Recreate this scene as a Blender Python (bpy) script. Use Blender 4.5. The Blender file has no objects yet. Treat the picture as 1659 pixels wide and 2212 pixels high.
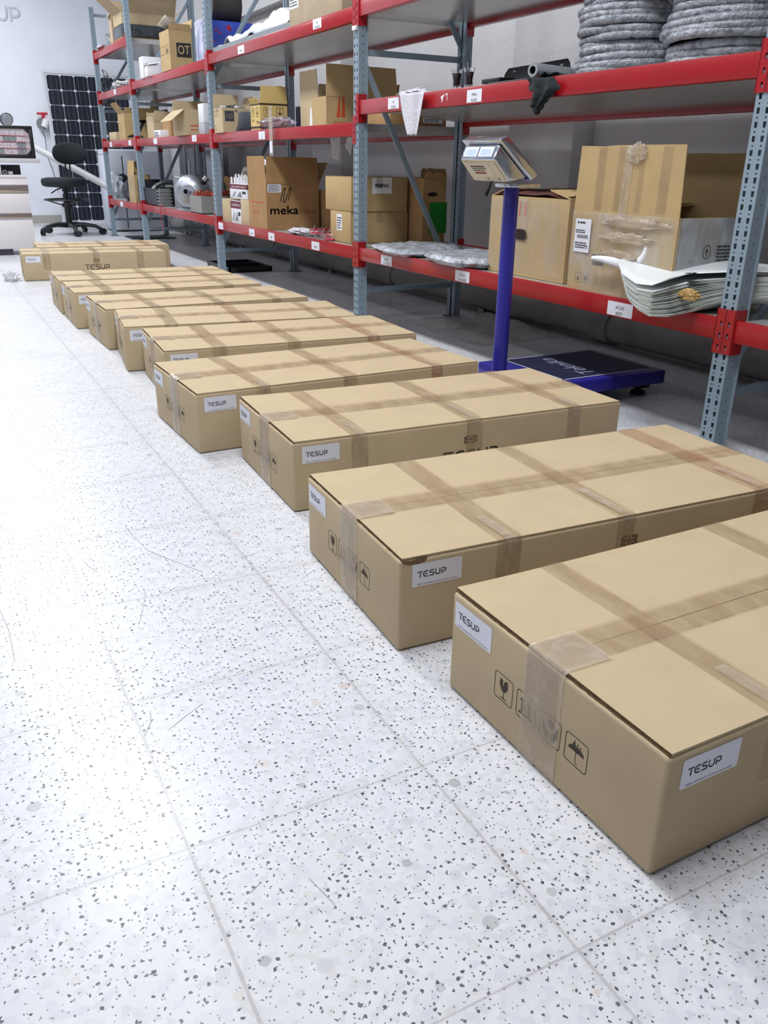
import bpy, bmesh, math, random
from mathutils import Vector, Matrix, noise, Euler
random.seed(7)
SC = bpy.context.scene
COL = SC.collection
PI = math.pi

# ------------------------------------------------------------------ camera
CAM = Vector((-2.507, -2.046, 0.984))
FPX = 1789.18
ROWS = [Vector((0.8793288653, -0.4760145916, 0.0138150360)),
        Vector((0.1728529557, 0.3460694496, 0.9221484651)),
        Vector((0.4437370869, 0.8084837937, -0.3865893856))]
cd = bpy.data.cameras.new('camera')
cam = bpy.data.objects.new('camera', cd)
COL.objects.link(cam)
cd.sensor_fit = 'HORIZONTAL'
cd.sensor_width = 36.0
cd.lens = 36.0 * FPX / 1659.0
cd.clip_start = 0.02
r_, u_, f_ = ROWS
cam.matrix_world = Matrix(((r_.x, u_.x, -f_.x, CAM.x), (r_.y, u_.y, -f_.y, CAM.y), (r_.z, u_.z, -f_.z, CAM.z), (0, 0, 0, 1)))
SC.camera = cam

# ------------------------------------------------------------------ light
vs = SC.view_settings
vs.view_transform = 'Standard'
vs.look = 'None'
vs.gamma = 1.0
vs.use_curve_mapping = False
vs.exposure = 0.36
w = bpy.data.worlds.new('world'); SC.world = w
w.use_nodes = True
bg = w.node_tree.nodes['Background']
bg.inputs[0].default_value = (0.86, 0.92, 1.0, 1)
bg.inputs[1].default_value = 0.12

def area(name, loc, sx, sy, watts, col=(0.93, 0.96, 1.0), rot=(0, 0, 0)):
    d = bpy.data.lights.new(name, 'AREA'); d.shape = 'RECTANGLE'
    d.size = sx; d.size_y = sy; d.energy = watts; d.color = col
    o = bpy.data.objects.new(name, d); COL.objects.link(o)
    o.location = loc; o.rotation_euler = rot
    return o
LIGHT_SPOTS = [(-1.75, -0.6), (-1.75, 3.2), (-1.75, 7.0), (-1.75, 10.8), (-4.9, -0.6), (-4.9, 3.2), (-4.9, 7.0), (-4.9, 10.8)]
CEIL = 4.3
for i_, (lx, ly) in enumerate(LIGHT_SPOTS):
    area('ceiling_lamp_glow', (lx, ly, CEIL - 0.13), 0.5, 2.2, 84.0 if lx > -3 else 22.0)

# ------------------------------------------------------------------ measuring helpers: a picture point on a known plane of the room
def _ray(u, v):
    a, b = (u - 829.5) / FPX, -(v - 1106.0) / FPX
    return ROWS[0] * a + ROWS[1] * b + ROWS[2]
def at_z(u, v, z=0.0):
    d = _ray(u, v); return CAM + d * ((z - CAM.z) / d.z)
def at_x(u, v, x=0.0):
    d = _ray(u, v); return CAM + d * ((x - CAM.x) / d.x)
def at_y(u, v, y=0.0):
    d = _ray(u, v); return CAM + d * ((y - CAM.y) / d.y)

# ------------------------------------------------------------------ materials
MATS = {}
def srgb(r, g, b):
    f = lambda c: (c / 255 / 12.92) if c / 255 <= 0.04045 else ((c / 255 + 0.055) / 1.055) ** 2.4
    return (f(r), f(g), f(b), 1.0)
def mat(name, rgb, rough=0.6, metal=0.0, var=0.0, vscale=6.0, bump=0.0, bscale=40.0, alpha=1.0, spec=0.5, coat=0.0, dirt=None, trans=0.0, ior=1.45, stretch=None, emis=0.0):
    if name in MATS: return MATS[name]
    m = bpy.data.materials.new(name); m.use_nodes = True
    nt = m.node_tree; b = nt.nodes['Principled BSDF']
    c = srgb(*rgb)
    b.inputs['Base Color'].default_value = c
    b.inputs['Roughness'].default_value = rough
    b.inputs['Metallic'].default_value = metal
    b.inputs['Specular IOR Level'].default_value = spec
    b.inputs['Coat Weight'].default_value = coat
    b.inputs['Transmission Weight'].default_value = trans
    b.inputs['IOR'].default_value = ior
    b.inputs['Alpha'].default_value = alpha
    if emis:
        b.inputs['Emission Color'].default_value = c; b.inputs['Emission Strength'].default_value = emis
    tc = nt.nodes.new('ShaderNodeTexCoord')
    src = tc.outputs['Object']
    if stretch:
        mp = nt.nodes.new('ShaderNodeMapping'); mp.inputs['Scale'].default_value = stretch
        nt.links.new(src, mp.inputs[0]); src = mp.outputs[0]
    if var or dirt:
        n = nt.nodes.new('ShaderNodeTexNoise'); n.inputs['Scale'].default_value = vscale; n.inputs['Detail'].default_value = 5
        nt.links.new(src, n.inputs['Vector'])
        rp = nt.nodes.new('ShaderNodeValToRGB')
        d = srgb(*dirt) if dirt else tuple(x * (1 - var) for x in c[:3]) + (1,)
        rp.color_ramp.elements[0].position = 0.3; rp.color_ramp.elements[0].color = d
        rp.color_ramp.elements[1].position = 0.62; rp.color_ramp.elements[1].color = c
        nt.links.new(n.outputs['Fac'], rp.inputs[0]); nt.links.new(rp.outputs[0], b.inputs['Base Color'])
    if bump:
        n2 = nt.nodes.new('ShaderNodeTexNoise'); n2.inputs['Scale'].default_value = bscale; n2.inputs['Detail'].default_value = 4
        nt.links.new(src, n2.inputs['Vector'])
        bp = nt.nodes.new('ShaderNodeBump'); bp.inputs['Strength'].default_value = bump; bp.inputs['Distance'].default_value = 0.01
        nt.links.new(n2.outputs['Fac'], bp.inputs['Height']); nt.links.new(bp.outputs[0], b.inputs['Normal'])
    MATS[name] = m
    return m

def cardboard(name, rgb, dark=0.1, rough=0.75):
    """plain kraft board: faint flute lines, fibre mottling"""
    if name in MATS: return MATS[name]
    m = mat(name, rgb, rough, spec=0.25)
    nt = m.node_tree; b = nt.nodes['Principled BSDF']
    c = srgb(*rgb)
    tc = nt.nodes.new('ShaderNodeTexCoord')
    n = nt.nodes.new('ShaderNodeTexNoise'); n.inputs['Scale'].default_value = 9; n.inputs['Detail'].default_value = 6
    n3 = nt.nodes.new('ShaderNodeTexNoise'); n3.inputs['Scale'].default_value = 260; n3.inputs['Detail'].default_value = 2
    wv = nt.nodes.new('ShaderNodeTexWave'); wv.bands_direction = 'X'; wv.inputs['Scale'].default_value = 45; wv.inputs['Distortion'].default_value = 0.4
    for q in (n, n3, wv): nt.links.new(tc.outputs['Object'], q.inputs['Vector'])
    ad = nt.nodes.new('ShaderNodeMath'); ad.operation = 'MULTIPLY_ADD'; ad.inputs[1].default_value = 0.35
    nt.links.new(n3.outputs['Fac'], ad.inputs[0]); nt.links.new(n.outputs['Fac'], ad.inputs[2])
    rp = nt.nodes.new('ShaderNodeValToRGB')
    rp.color_ramp.elements[0].position = 0.45; rp.color_ramp.elements[0].color = tuple(x * (1 - dark) for x in c[:3]) + (1,)
    rp.color_ramp.elements[1].position = 0.85; rp.color_ramp.elements[1].color = c
    nt.links.new(ad.outputs[0], rp.inputs[0]); nt.links.new(rp.outputs[0], b.inputs['Base Color'])
    bp = nt.nodes.new('ShaderNodeBump'); bp.inputs['Strength'].default_value = 0.06; bp.inputs['Distance'].default_value = 0.002
    nt.links.new(wv.outputs['Fac'], bp.inputs['Height']); nt.links.new(bp.outputs[0], b.inputs['Normal'])
    return m

def film(name, rgb, alpha=0.35, rough=0.18, nscale=14.0, bump=0.35, stretch=(1, 1, 1), lo=0.5):
    """clear packing tape or stretch film: partly see-through, glossy, wrinkled"""
    if name in MATS: return MATS[name]
    m = mat(name, rgb, rough, spec=0.6)
    nt = m.node_tree; b = nt.nodes['Principled BSDF']
    tc = nt.nodes.new('ShaderNodeTexCoord')
    mp = nt.nodes.new('ShaderNodeMapping'); mp.inputs['Scale'].default_value = stretch
    nt.links.new(tc.outputs['Object'], mp.inputs[0])
    n = nt.nodes.new('ShaderNodeTexNoise'); n.inputs['Scale'].default_value = nscale; n.inputs['Detail'].default_value = 5; n.inputs['Distortion'].default_value = 0.6
    nt.links.new(mp.outputs[0], n.inputs['Vector'])
    mr = nt.nodes.new('ShaderNodeMapRange'); mr.inputs['From Min'].default_value = 0.3; mr.inputs['From Max'].default_value = 0.7
    mr.inputs['To Min'].default_value = alpha * lo; mr.inputs['To Max'].default_value = min(1, alpha * (2 - lo))
    nt.links.new(n.outputs['Fac'], mr.inputs['Value']); nt.links.new(mr.outputs[0], b.inputs['Alpha'])
    bp = nt.nodes.new('ShaderNodeBump'); bp.inputs['Strength'].default_value = bump; bp.inputs['Distance'].default_value = 0.006
    nt.links.new(n.outputs['Fac'], bp.inputs['Height']); nt.links.new(bp.outputs[0], b.inputs['Normal'])
    return m

KRAFT = cardboard('kraft_board', (192, 172, 139), 0.08)
KRAFT_D = cardboard('brown_kraft_board', (170, 134, 92), 0.16)
KRAFT_Y = cardboard('yellow_kraft_board', (184, 158, 114), 0.10)
KRAFT_IN = cardboard('raw_inner_board', (176, 142, 100), 0.12)
FLUTE = mat('cut_board_edge', (134, 106, 74), 0.9, var=0.5, vscale=160)
TAPE = film('clear_packing_tape', (172, 148, 116), 0.34, 0.2, 9, 0.12, (3, 1, 1))
TAPE_W = film('wrinkled_packing_tape', (208, 192, 172), 0.38, 0.12, 22, 0.5, (1, 1, 1))
TAPE_R = film('reddish_packing_tape', (180, 134, 102), 0.36, 0.2, 9, 0.12)
FILM = film('stretch_film', (205, 200, 192), 0.15, 0.10, 14, 0.9, (1, 1, 0.4), 0.1)
WHITE_LABEL = mat('white_sticker_paper', (226, 227, 236), 0.45)
PAPER = mat('white_paper', (232, 232, 232), 0.7, bump=0.1)
INK = mat('black_print', (38, 36, 40), 0.6)
INK_SOFT = mat('dark_brown_print', (62, 50, 40), 0.7)
INK_RED = mat('red_print', (196, 78, 42), 0.6)
INK_MAROON = mat('maroon_print', (104, 36, 52), 0.5)
RED = mat('red_powder_coat', (163, 18, 26), 0.34, var=0.08, vscale=3, coat=0.2)
GREY_STEEL = mat('grey_blue_powder_coat', (136, 152, 164), 0.42, var=0.08, vscale=4)
DARK_STEEL = mat('slate_powder_coat', (88, 98, 108), 0.45, var=0.08, vscale=4)
SHELF = mat('light_grey_shelf_sheet', (182, 180, 178), 0.22, metal=0.25, var=0.05, vscale=2, bump=0.03, bscale=3)
BLACK = mat('black_plastic', (24, 26, 30), 0.4)
BLACK_SOFT = mat('black_upholstery', (26, 34, 38), 0.75, bump=0.15, bscale=300)
WHITE_PL = mat('white_plastic', (226, 226, 226), 0.35)
STAINLESS = mat('brushed_stainless_steel', (206, 210, 216), 0.2, metal=1.0, bump=0.05, bscale=30)
ALU = mat('cast_aluminium', (176, 180, 188), 0.36, metal=0.75, bump=0.15, bscale=60)
GALV = mat('dull_zinc', (150, 152, 152), 0.45, metal=0.7, var=0.15, vscale=9)
CREAM = mat('cream_plate', (214, 208, 184), 0.45, var=0.12, vscale=12)
BLUE = mat('blue_enamel', (44, 40, 140), 0.34, coat=0.2)
NAVY = mat('navy_mat', (30, 32, 62), 0.5)
WHITE_LINE = mat('white_painted_line', (214, 216, 226), 0.5)
BUBBLE = mat('silver_bubble_wrap', (206, 211, 218), 0.24, metal=0.35, var=0.6, vscale=18, bump=1.0, bscale=70)
COPPER = mat('red_copper_winding', (186, 84, 58), 0.35, metal=0.4, var=0.6, vscale=80)
TEA = mat('dark_tea', (70, 22, 20), 0.1, trans=0.5)
GLASS = mat('clear_glass', (240, 244, 246), 0.03, trans=1.0, ior=1.45)

# ------------------------------------------------------------------ mesh builder
class MB:
    def __init__(s): s.v = []; s.f = []; s.mi = []; s.cur = 0
    def add(s, vs, fs, M=None):
        o = len(s.v)
        for p in vs: s.v.append(tuple(M @ Vector(p)) if M else tuple(p))
        for f in fs: s.f.append(tuple(i + o for i in f)); s.mi.append(s.cur)
        return s
    def box(s, a, b, M=None):
        x0, y0, z0 = a; x1, y1, z1 = b
        vs = [(x0, y0, z0), (x1, y0, z0), (x1, y1, z0), (x0, y1, z0), (x0, y0, z1), (x1, y0, z1), (x1, y1, z1), (x0, y1, z1)]
        return s.add(vs, [(0, 3, 2, 1), (4, 5, 6, 7), (0, 1, 5, 4), (1, 2, 6, 5), (2, 3, 7, 6), (3, 0, 4, 7)], M)
    def prism(s, poly, h0, h1, M=None, scale=1.0):
        """polygon in xy extruded in z from h0 to h1; M maps"""
        n = len(poly); cx = sum(p[0] for p in poly) / n; cy = sum(p[1] for p in poly) / n
        vs = [(p[0], p[1], h0) for p in poly] + [(cx + (p[0] - cx) * scale, cy + (p[1] - cy) * scale, h1) for p in poly]
        fs = [tuple(range(n - 1, -1, -1)), tuple(range(n, 2 * n))] + [(i, (i + 1) % n, n + (i + 1) % n, n + i) for i in range(n)]
        return s.add(vs, fs, M)
    def lathe(s, prof, n=24, M=None, cap=True):
        """profile [(r,z)...] turned about z"""
        vs = []; fs = []
        for r, z in prof:
            for k in range(n):
                a = 2 * PI * k / n; vs.append((r * math.cos(a), r * math.sin(a), z))
        for i in range(len(prof) - 1):
            for k in range(n):
                k2 = (k + 1) % n
                fs.append((i * n + k, i * n + k2, (i + 1) * n + k2, (i + 1) * n + k))
        if cap:
            if prof[0][0] > 1e-6: fs.append(tuple(range(n - 1, -1, -1)))
            if prof[-1][0] > 1e-6: fs.append(tuple((len(prof) - 1) * n + k for k in range(n)))
        return s.add(vs, fs, M)
    def tube(s, pts, r, n=10, closed=False, cap=True):
        pts = [Vector(p) for p in pts]; m = len(pts)
        rr = r if callable(r) else (lambda i: r)
        vs = []; fs = []; up = None
        for i, p in enumerate(pts):
            a = pts[(i - 1) % m] if (closed or i > 0) else p
            b = pts[(i + 1) % m] if (closed or i < m - 1) else p
            t = (b - a).normalized()
            if up is None: up = t.orthogonal().normalized()
            up = (up - t * up.dot(t))
            up = up.normalized() if up.length > 1e-6 else t.orthogonal().normalized()
            sd = t.cross(up)
            for k in range(n):
                an = 2 * PI * k / n
                vs.append(p + (up * math.cos(an) + sd * math.sin(an)) * rr(i))
        L = m if closed else m - 1
        for i in range(L):
            j = (i + 1) % m
            for k in range(n):
                k2 = (k + 1) % n
                fs.append((i * n + k, i * n + k2, j * n + k2, j * n + k))
        if cap and not closed:
            fs.append(tuple(range(n - 1, -1, -1))); fs.append(tuple((m - 1) * n + k for k in range(n)))
        return s.add(vs, fs)
    def grid(s, fn, nu, nv, M=None):
        vs = [fn(i / nu, j / nv) for j in range(nv + 1) for i in range(nu + 1)]
        fs = [(j * (nu + 1) + i, j * (nu + 1) + i + 1, (j + 1) * (nu + 1) + i + 1, (j + 1) * (nu + 1) + i) for j in range(nv) for i in range(nu)]
        return s.add(vs, fs, M)
    def build(s, name, m, parent=None, smooth=False, bevel=0.0, seg=2, solid=0.0, sub=0, loc=None, angle=40):
        me = bpy.data.meshes.new(name)
        me.from_pydata([tuple(p) for p in s.v], [], s.f)
        ms = m if isinstance(m, (list, tuple)) else [m]
        for q in ms: me.materials.append(q)
        if len(ms) > 1:
            for i, p in enumerate(me.polygons): p.material_index = s.mi[i]
        bm = bmesh.new(); bm.from_mesh(me)
        bmesh.ops.recalc_face_normals(bm, faces=bm.faces)
        if bevel:
            ed = [e for e in bm.edges if len(e.link_faces) == 2 and e.calc_face_angle(0) > 0.6]
            bmesh.ops.bevel(bm, geom=ed, offset=bevel, segments=seg, profile=0.5, affect='EDGES', clamp_overlap=True)
        bm.to_mesh(me); bm.free()
        if smooth or bevel:
            for p in me.polygons: p.use_smooth = True
            try: me.set_sharp_from_angle(angle=math.radians(angle))
            except Exception: pass
        o = bpy.data.objects.new(name, me); COL.objects.link(o)
        if parent: o.parent = parent
        if loc is not None: o.location = loc
        if solid:
            md = o.modifiers.new('solid', 'SOLIDIFY'); md.thickness = solid; md.offset = 0
        if sub:
            md = o.modifiers.new('sub', 'SUBSURF'); md.levels = sub; md.render_levels = sub
        return o

def thing(name, label, cat, loc=(0, 0, 0), rz=0.0, group=None):
    o = bpy.data.objects.new(name, None); COL.objects.link(o)
    o.location = loc; o.rotation_euler = (0, 0, rz)
    o.empty_display_size = 0.05
    return tag(o, label, cat, group)
def tag(o, label, cat, group=None, kind=None):
    o['label'] = label; o['category'] = cat
    if group: o['group'] = group
    if kind: o['kind'] = kind
    return o
def struct(o):
    o['kind'] = 'structure'; return o
def copy_tree(o, parent=None):
    c = o.copy(); COL.objects.link(c)
    if parent: c.parent = parent
    for ch in list(o.children): copy_tree(ch, c)
    return c

# ------------------------------------------------------------------ flat print: polygons in metres on a face
_TX = {}
def text_polys(s):
    """outline of a string, height of capitals about 0.7, width as set"""
    if s in _TX: return _TX[s]
    c = bpy.data.curves.new('t', 'FONT'); c.body = s; c.resolution_u = 3
    o = bpy.data.objects.new('t', c); COL.objects.link(o)
    dg = bpy.context.evaluated_depsgraph_get(); dg.update()
    me = o.evaluated_get(dg).to_mesh()
    vs = [(v.co.x, v.co.y) for v in me.vertices]; fs = [tuple(p.vertices) for p in me.polygons]
    o.evaluated_get(dg).to_mesh_clear()
    bpy.data.objects.remove(o); bpy.data.curves.remove(c)
    _TX[s] = (vs, fs); return _TX[s]
class Print:
    def __init__(s): s.v = []; s.f = []
    def poly(s, pts):
        o = len(s.v); s.v += [tuple(p) for p in pts]; s.f.append(tuple(range(o, o + len(pts)))); return s
    def rect(s, x0, y0, x1, y1): return s.poly([(x0, y0), (x1, y0), (x1, y1), (x0, y1)])
    def circle(s, x, y, r, n=16): return s.poly([(x + r * math.cos(2 * PI * k / n), y + r * math.sin(2 * PI * k / n)) for k in range(n)])
    def stroke(s, pts, w, closed=False):
        n = len(pts)
        for i in range(n if closed else n - 1):
            a, b = Vector(pts[i]), Vector(pts[(i + 1) % n]); d = (b - a)
            if d.length < 1e-9: continue
            d.normalize(); q = Vector((-d.y, d.x)) * w / 2
            s.poly([a - q, b - q, b + q, a + q])
            if (closed or 0 < i) : s.circle(a.x, a.y, w / 2, 8)
        return s
    def text(s, t, x, y, h, width=None, rot=0.0, shear=0.0):
        vs, fs = text_polys(t)
        if not vs: return s
        x0 = min(p[0] for p in vs); x1 = max(p[0] for p in vs); k = h / 0.7
        kx = k if width is None else width / (x1 - x0)
        o = len(s.v); c, sn = math.cos(rot), math.sin(rot)
        for p in vs:
            a, b = (p[0] - x0) * kx + shear * p[1] * k, p[1] * k
            s.v.append((x + a * c - b * sn, y + a * sn + b * c))
        s.f += [tuple(i + o for i in f) for f in fs]
        return s
    def logo(s, x, y, h, k=1.0, rot=0.0, only=None):
        """TESUP word mark"""
        P = Print(); wd = 0.15
        arc = lambda cx, cy, rx, ry, a0, a1, n=8: [(cx + rx * math.cos(math.radians(a0 + (a1 - a0) * i / n)), cy + ry * math.sin(math.radians(a0 + (a1 - a0) * i / n))) for i in range(n + 1)]
        P.rect(0, .86, .86, 1.0); P.poly([(.37, .78), (.37, -.04), (.53, .06), (.53, .78)])
        P.stroke([(1.72, .93), (1.40, .93)] + arc(1.40, .5, .43, .43, 90, 270, 12) + [(1.72, .07)], wd); P.rect(1.15, .43, 1.62, .56)
        P.stroke([(2.62, .93), (2.20, .93)] + arc(2.20, .72, .21, .21, 90, 270, 7) + [(2.42, .51)] + arc(2.42, .29, .22, .22, 90, -90, 7) + [(1.90, .07)], wd)
        P.rect(2.84, .68, 2.99, 1.0); P.stroke([(2.915, .60), (2.915, .42)] + arc(3.26, .42, .345, .35, 180, 360, 10) + [(3.605, 1.0)], wd)
        P.poly([(3.85, -.02), (4.0, .08), (4.0, .72), (3.85, .72)]); P.stroke([(3.85, .93), (4.25, .93)] + arc(4.25, .64, .29, .29, 90, -90, 8) + [(4.06, .35)], wd)
        if only is not None:      # one letter of the mark
            lo, hi = ((-1, .9), (.9, 1.8), (1.8, 2.75), (2.75, 3.75), (3.75, 9))[only]
            P.f = [f for f in P.f if lo < sum(P.v[i][0] for i in f) / len(f) < hi]
        o = len(s.v); c, sn = math.cos(rot), math.sin(rot)
        for a, b in P.v:
            a, b = a * h * k, b * h
            s.v.append((x + a * c - b * sn, y + a * sn + b * c))
        s.f += [tuple(i + o for i in f) for f in P.f]
        return s
    def rrect(s, x0, y0, x1, y1, r, w):
        pts = []
        for cx, cy, a0 in ((x1 - r, y1 - r, 0), (x0 + r, y1 - r, 90), (x0 + r, y0 + r, 180), (x1 - r, y0 + r, 270)):
            pts += [(cx + r * math.cos(math.radians(a0 + t)), cy + r * math.sin(math.radians(a0 + t))) for t in (0, 30, 60, 90)]
        return s.stroke(pts, w, closed=True)
    def build(s, name, m, parent, F, off=0.0006, label=None):
        """F = (origin, right, up) of the face; printed just proud of it"""
        O, ex, ey = [Vector(q) for q in F]; n = ex.cross(ey).normalized()
        me = bpy.data.meshes.new(name)
        me.from_pydata([tuple(O + ex * a + ey * b + n * off) for a, b in s.v], [], s.f)
        me.materials.append(m)
        o = bpy.data.objects.new(name, me); COL.objects.link(o); o.parent = parent
        if label: o['label'] = label
        return o
def face_front(wx, wy, z=0): return ((0, wy, z), (0, -1, 0), (0, 0, 1))      # the -x side
def face_near(z=0): return ((0, 0, z), (1, 0, 0), (0, 0, 1))                # the -y side
def sticker(parent, F, x, y, w, h, name='label', m=None, off=0.0008, r=0.004, rot=0.0):
    P = Print(); c, sn = math.cos(rot), math.sin(rot)
    pts = []
    for cx, cy, a0 in ((w - r, h - r, 0), (r, h - r, 90), (r, r, 180), (w - r, r, 270)):
        pts += [(cx + r * math.cos(math.radians(a0 + t)), cy + r * math.sin(math.radians(a0 + t))) for t in (0, 45, 90)]
    P.poly([(x + a * c - b * sn, y + a * sn + b * c) for a, b in pts])
    return P.build(name, m or WHITE_LABEL, parent, F, off)
def scribble(parent, F, x, y, w, h, rows, off=0.0011, m=None, seed=1):
    """rows of small print too fine to read"""
    P = Print(); rnd = random.Random(seed); rh = h / rows
    for k in range(rows):
        a = x
        while a < x + w * rnd.uniform(.7, 1):
            l = rnd.uniform(.06, .22) * w
            P.rect(a, y + k * rh + rh * .25, min(a + l, x + w), y + k * rh + rh * .72); a += l + .03 * w
    return P.build('small_print', m or INK, parent, F, off)

# ================================================================== ROOM
def floor_material():
    m = bpy.data.materials.new('terrazzo_tiles'); m.use_nodes = True
    nt = m.node_tree; N = nt.nodes; L = nt.links; b = N['Principled BSDF']
    def nd(t, **k):
        n = N.new(t)
        for a, v in k.items(): setattr(n, a, v)
        return n
    def math_(op, a, b_=None, c=None):
        n = nd('ShaderNodeMath', operation=op)
        for i, q in enumerate((a, b_, c)):
            if q is None: continue
            if isinstance(q, (int, float)): n.inputs[i].default_value = q
            else: L.new(q, n.inputs[i])
        return n.outputs[0]
    def mix(f, a, b_, mode='MIX'):
        n = nd('ShaderNodeMix', data_type='RGBA', blend_type=mode)
        for i, q in ((0, f), (6, a), (7, b_)):
            if isinstance(q, (int, float, tuple)): n.inputs[i].default_value = q
            else: L.new(q, n.inputs[i])
        return n.outputs[2]
    tc = nd('ShaderNodeTexCoord')
    mp = nd('ShaderNodeMapping'); mp.vector_type = 'TEXTURE'
    mp.inputs['Location'].default_value = (-2.293, -1.042, 0); mp.inputs['Rotation'].default_value = (0, 0, -0.00815)
    L.new(tc.outputs['Object'], mp.inputs[0]); P = mp.outputs[0]
    # wobble for chip outlines
    nz = nd('ShaderNodeTexNoise'); nz.inputs['Scale'].default_value = 170; nz.inputs['Detail'].default_value = 1; L.new(P, nz.inputs['Vector'])
    off = nd('ShaderNodeVectorMath', operation='SCALE'); off.inputs['Scale'].default_value = 0.007; L.new(nz.outputs['Color'], off.inputs[0])
    PW = nd('ShaderNodeVectorMath', operation='ADD'); L.new(P, PW.inputs[0]); L.new(off.outputs[0], PW.inputs[1]); PW = PW.outputs[0]
    def vor(scale, feat='F1', vec=None):
        v = nd('ShaderNodeTexVoronoi', feature=feat, voronoi_dimensions='2D'); v.inputs['Scale'].default_value = scale
        L.new(vec or PW, v.inputs['Vector']); return v
    def sep(c):
        s = nd('ShaderNodeSeparateColor'); L.new(c, s.inputs[0]); return s.outputs
    # big soft pale chips
    base = srgb(215, 216, 220)
    v1 = vor(84); s1 = sep(v1.outputs['Color'])
    r1 = nd('ShaderNodeValToRGB'); e = r1.color_ramp.elements
    e[0].position = 0.0; e[0].color = srgb(197, 199, 206); e[1].position = 1.0; e[1].color = srgb(215, 215, 219)
    for p, c in ((.10, (204, 204, 203)), (.18, (201, 203, 209)), (.34, (208, 209, 213)), (.8, (211, 211, 215))):
        q = e.new(p); q.color = srgb(*c)
    L.new(s1[0], r1.inputs[0]); col = r1.outputs[0]
    # sparse large grey or tan chips
    v2 = vor(17); s2 = sep(v2.outputs['Color'])
    r2 = nd('ShaderNodeValToRGB'); r2.color_ramp.interpolation = 'CONSTANT'; e = r2.color_ramp.elements
    e[0].position = 0.0; e[0].color = srgb(188, 189, 192); e[1].position = .3; e[1].color = srgb(206, 195, 186)
    for p, c in ((.45, (161, 161, 159)), (.6, (195, 199, 208)), (.85, (203, 179, 170)), (.93, (135, 135, 135))):
        q = e.new(p); q.color = srgb(*c)
    L.new(s2[1], r2.inputs[0])
    size2 = math_('MULTIPLY', s2[2], 0.22)
    m2 = math_('MULTIPLY', math_('LESS_THAN', v2.outputs['Distance'], size2), math_('GREATER_THAN', s2[0], 0.62))
    col = mix(math_('MULTIPLY', m2, 0.55), col, r2.outputs[0])
    # small dark chips, clustered
    cl = nd('ShaderNodeTexNoise'); cl.inputs['Scale'].default_value = 7; cl.inputs['Detail'].default_value = 2; L.new(P, cl.inputs['Vector'])
    v3 = vor(86); s3 = sep(v3.outputs['Color'])
    th = math_('MULTIPLY_ADD', s3[2], 0.15, 0.10)
    m3 = math_('MULTIPLY', math_('LESS_THAN', v3.outputs['Distance'], th), math_('GREATER_THAN', math_('MULTIPLY_ADD', cl.outputs['Fac'], .5, s3[0]), 0.875))
    v4 = vor(135); s4 = sep(v4.outputs['Color'])
    m4 = math_('MULTIPLY', math_('LESS_THAN', v4.outputs['Distance'], 0.17), math_('GREATER_THAN', s4[1], 0.80))
    dark = mix(s3[1], srgb(52, 56, 60), srgb(100, 104, 106))
    col = mix(math_('MULTIPLY', math_('MAXIMUM', m3, math_('MULTIPLY', m4, .8)), 0.95), col, dark)
    # tile joints 0.42 m with small wobble
    jn = nd('ShaderNodeTexNoise'); jn.inputs['Scale'].default_value = 30; jn.inputs['Detail'].default_value = 3; L.new(P, jn.inputs['Vector'])
    sp = nd('ShaderNodeSeparateXYZ'); L.new(P, sp.inputs[0])
    def joint(c, wdt):
        a = math_('DIVIDE', c, 0.42); a = math_('ADD', a, 1000.5); a = math_('FRACT', a); a = math_('ABSOLUTE', math_('SUBTRACT', a, 0.5))
        a = math_('ADD', a, math_('MULTIPLY', math_('SUBTRACT', jn.outputs['Fac'], 0.5), 0.006))
        return math_('ABSOLUTE', a), math_('LESS_THAN', math_('ABSOLUTE', a), wdt / 0.42 / 2)
    ax, jx = joint(sp.outputs[0], 0.0052); ay, jy = joint(sp.outputs[1], 0.0036)
    jm = math_('MAXIMUM', jx, jy)
    # grime around joints
    dn = nd('ShaderNodeTexNoise'); dn.inputs['Scale'].default_value = 1.4; dn.inputs['Detail'].default_value = 5; L.new(P, dn.inputs['Vector'])
    near = math_('MINIMUM', ax, ay)
    gr = nd('ShaderNodeMapRange'); gr.inputs['From Min'].default_value = 0.0; gr.inputs['From Max'].default_value = 0.07; gr.inputs['To Min'].default_value = 0.5; gr.inputs['To Max'].default_value = 0.0
    L.new(near, gr.inputs['Value'])
    dr = nd('ShaderNodeMapRange'); dr.inputs['From Min'].default_value = 0.45; dr.inputs['From Max'].default_value = 0.7; dr.inputs['To Min'].default_value = 0.0; dr.inputs['To Max'].default_value = 0.30
    L.new(dn.outputs['Fac'], dr.inputs['Value'])
    col = mix(math_('MULTIPLY', gr.outputs[0], 0.5), col, srgb(228, 223, 220), 'MULTIPLY')
    col = mix(dr.outputs[0], col, srgb(232, 224, 218), 'MULTIPLY')
    col = mix(math_('MULTIPLY', jm, math_('MULTIPLY_ADD', dn.outputs['Fac'], 1.1, 0.05)), col, mix(jn.outputs['Fac'], srgb(142, 138, 136), srgb(188, 184, 183)))
    # thin scratches
    L.new(col, b.inputs['Base Color'])
    rr = nd('ShaderNodeMapRange'); rr.inputs['From Min'].default_value = .3; rr.inputs['From Max'].default_value = .7; rr.inputs['To Min'].default_value = .22; rr.inputs['To Max'].default_value = .42
    L.new(dn.outputs['Fac'], rr.inputs['Value']); L.new(rr.outputs[0], b.inputs['Roughness'])
    b.inputs['Specular IOR Level'].default_value = 0.42
    bp = nd('ShaderNodeBump'); bp.inputs['Strength'].default_value = 0.25; bp.inputs['Distance'].default_value = 0.002; bp.invert = True
    L.new(jm, bp.inputs['Height']); L.new(bp.outputs[0], b.inputs['Normal'])
    return m

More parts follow.
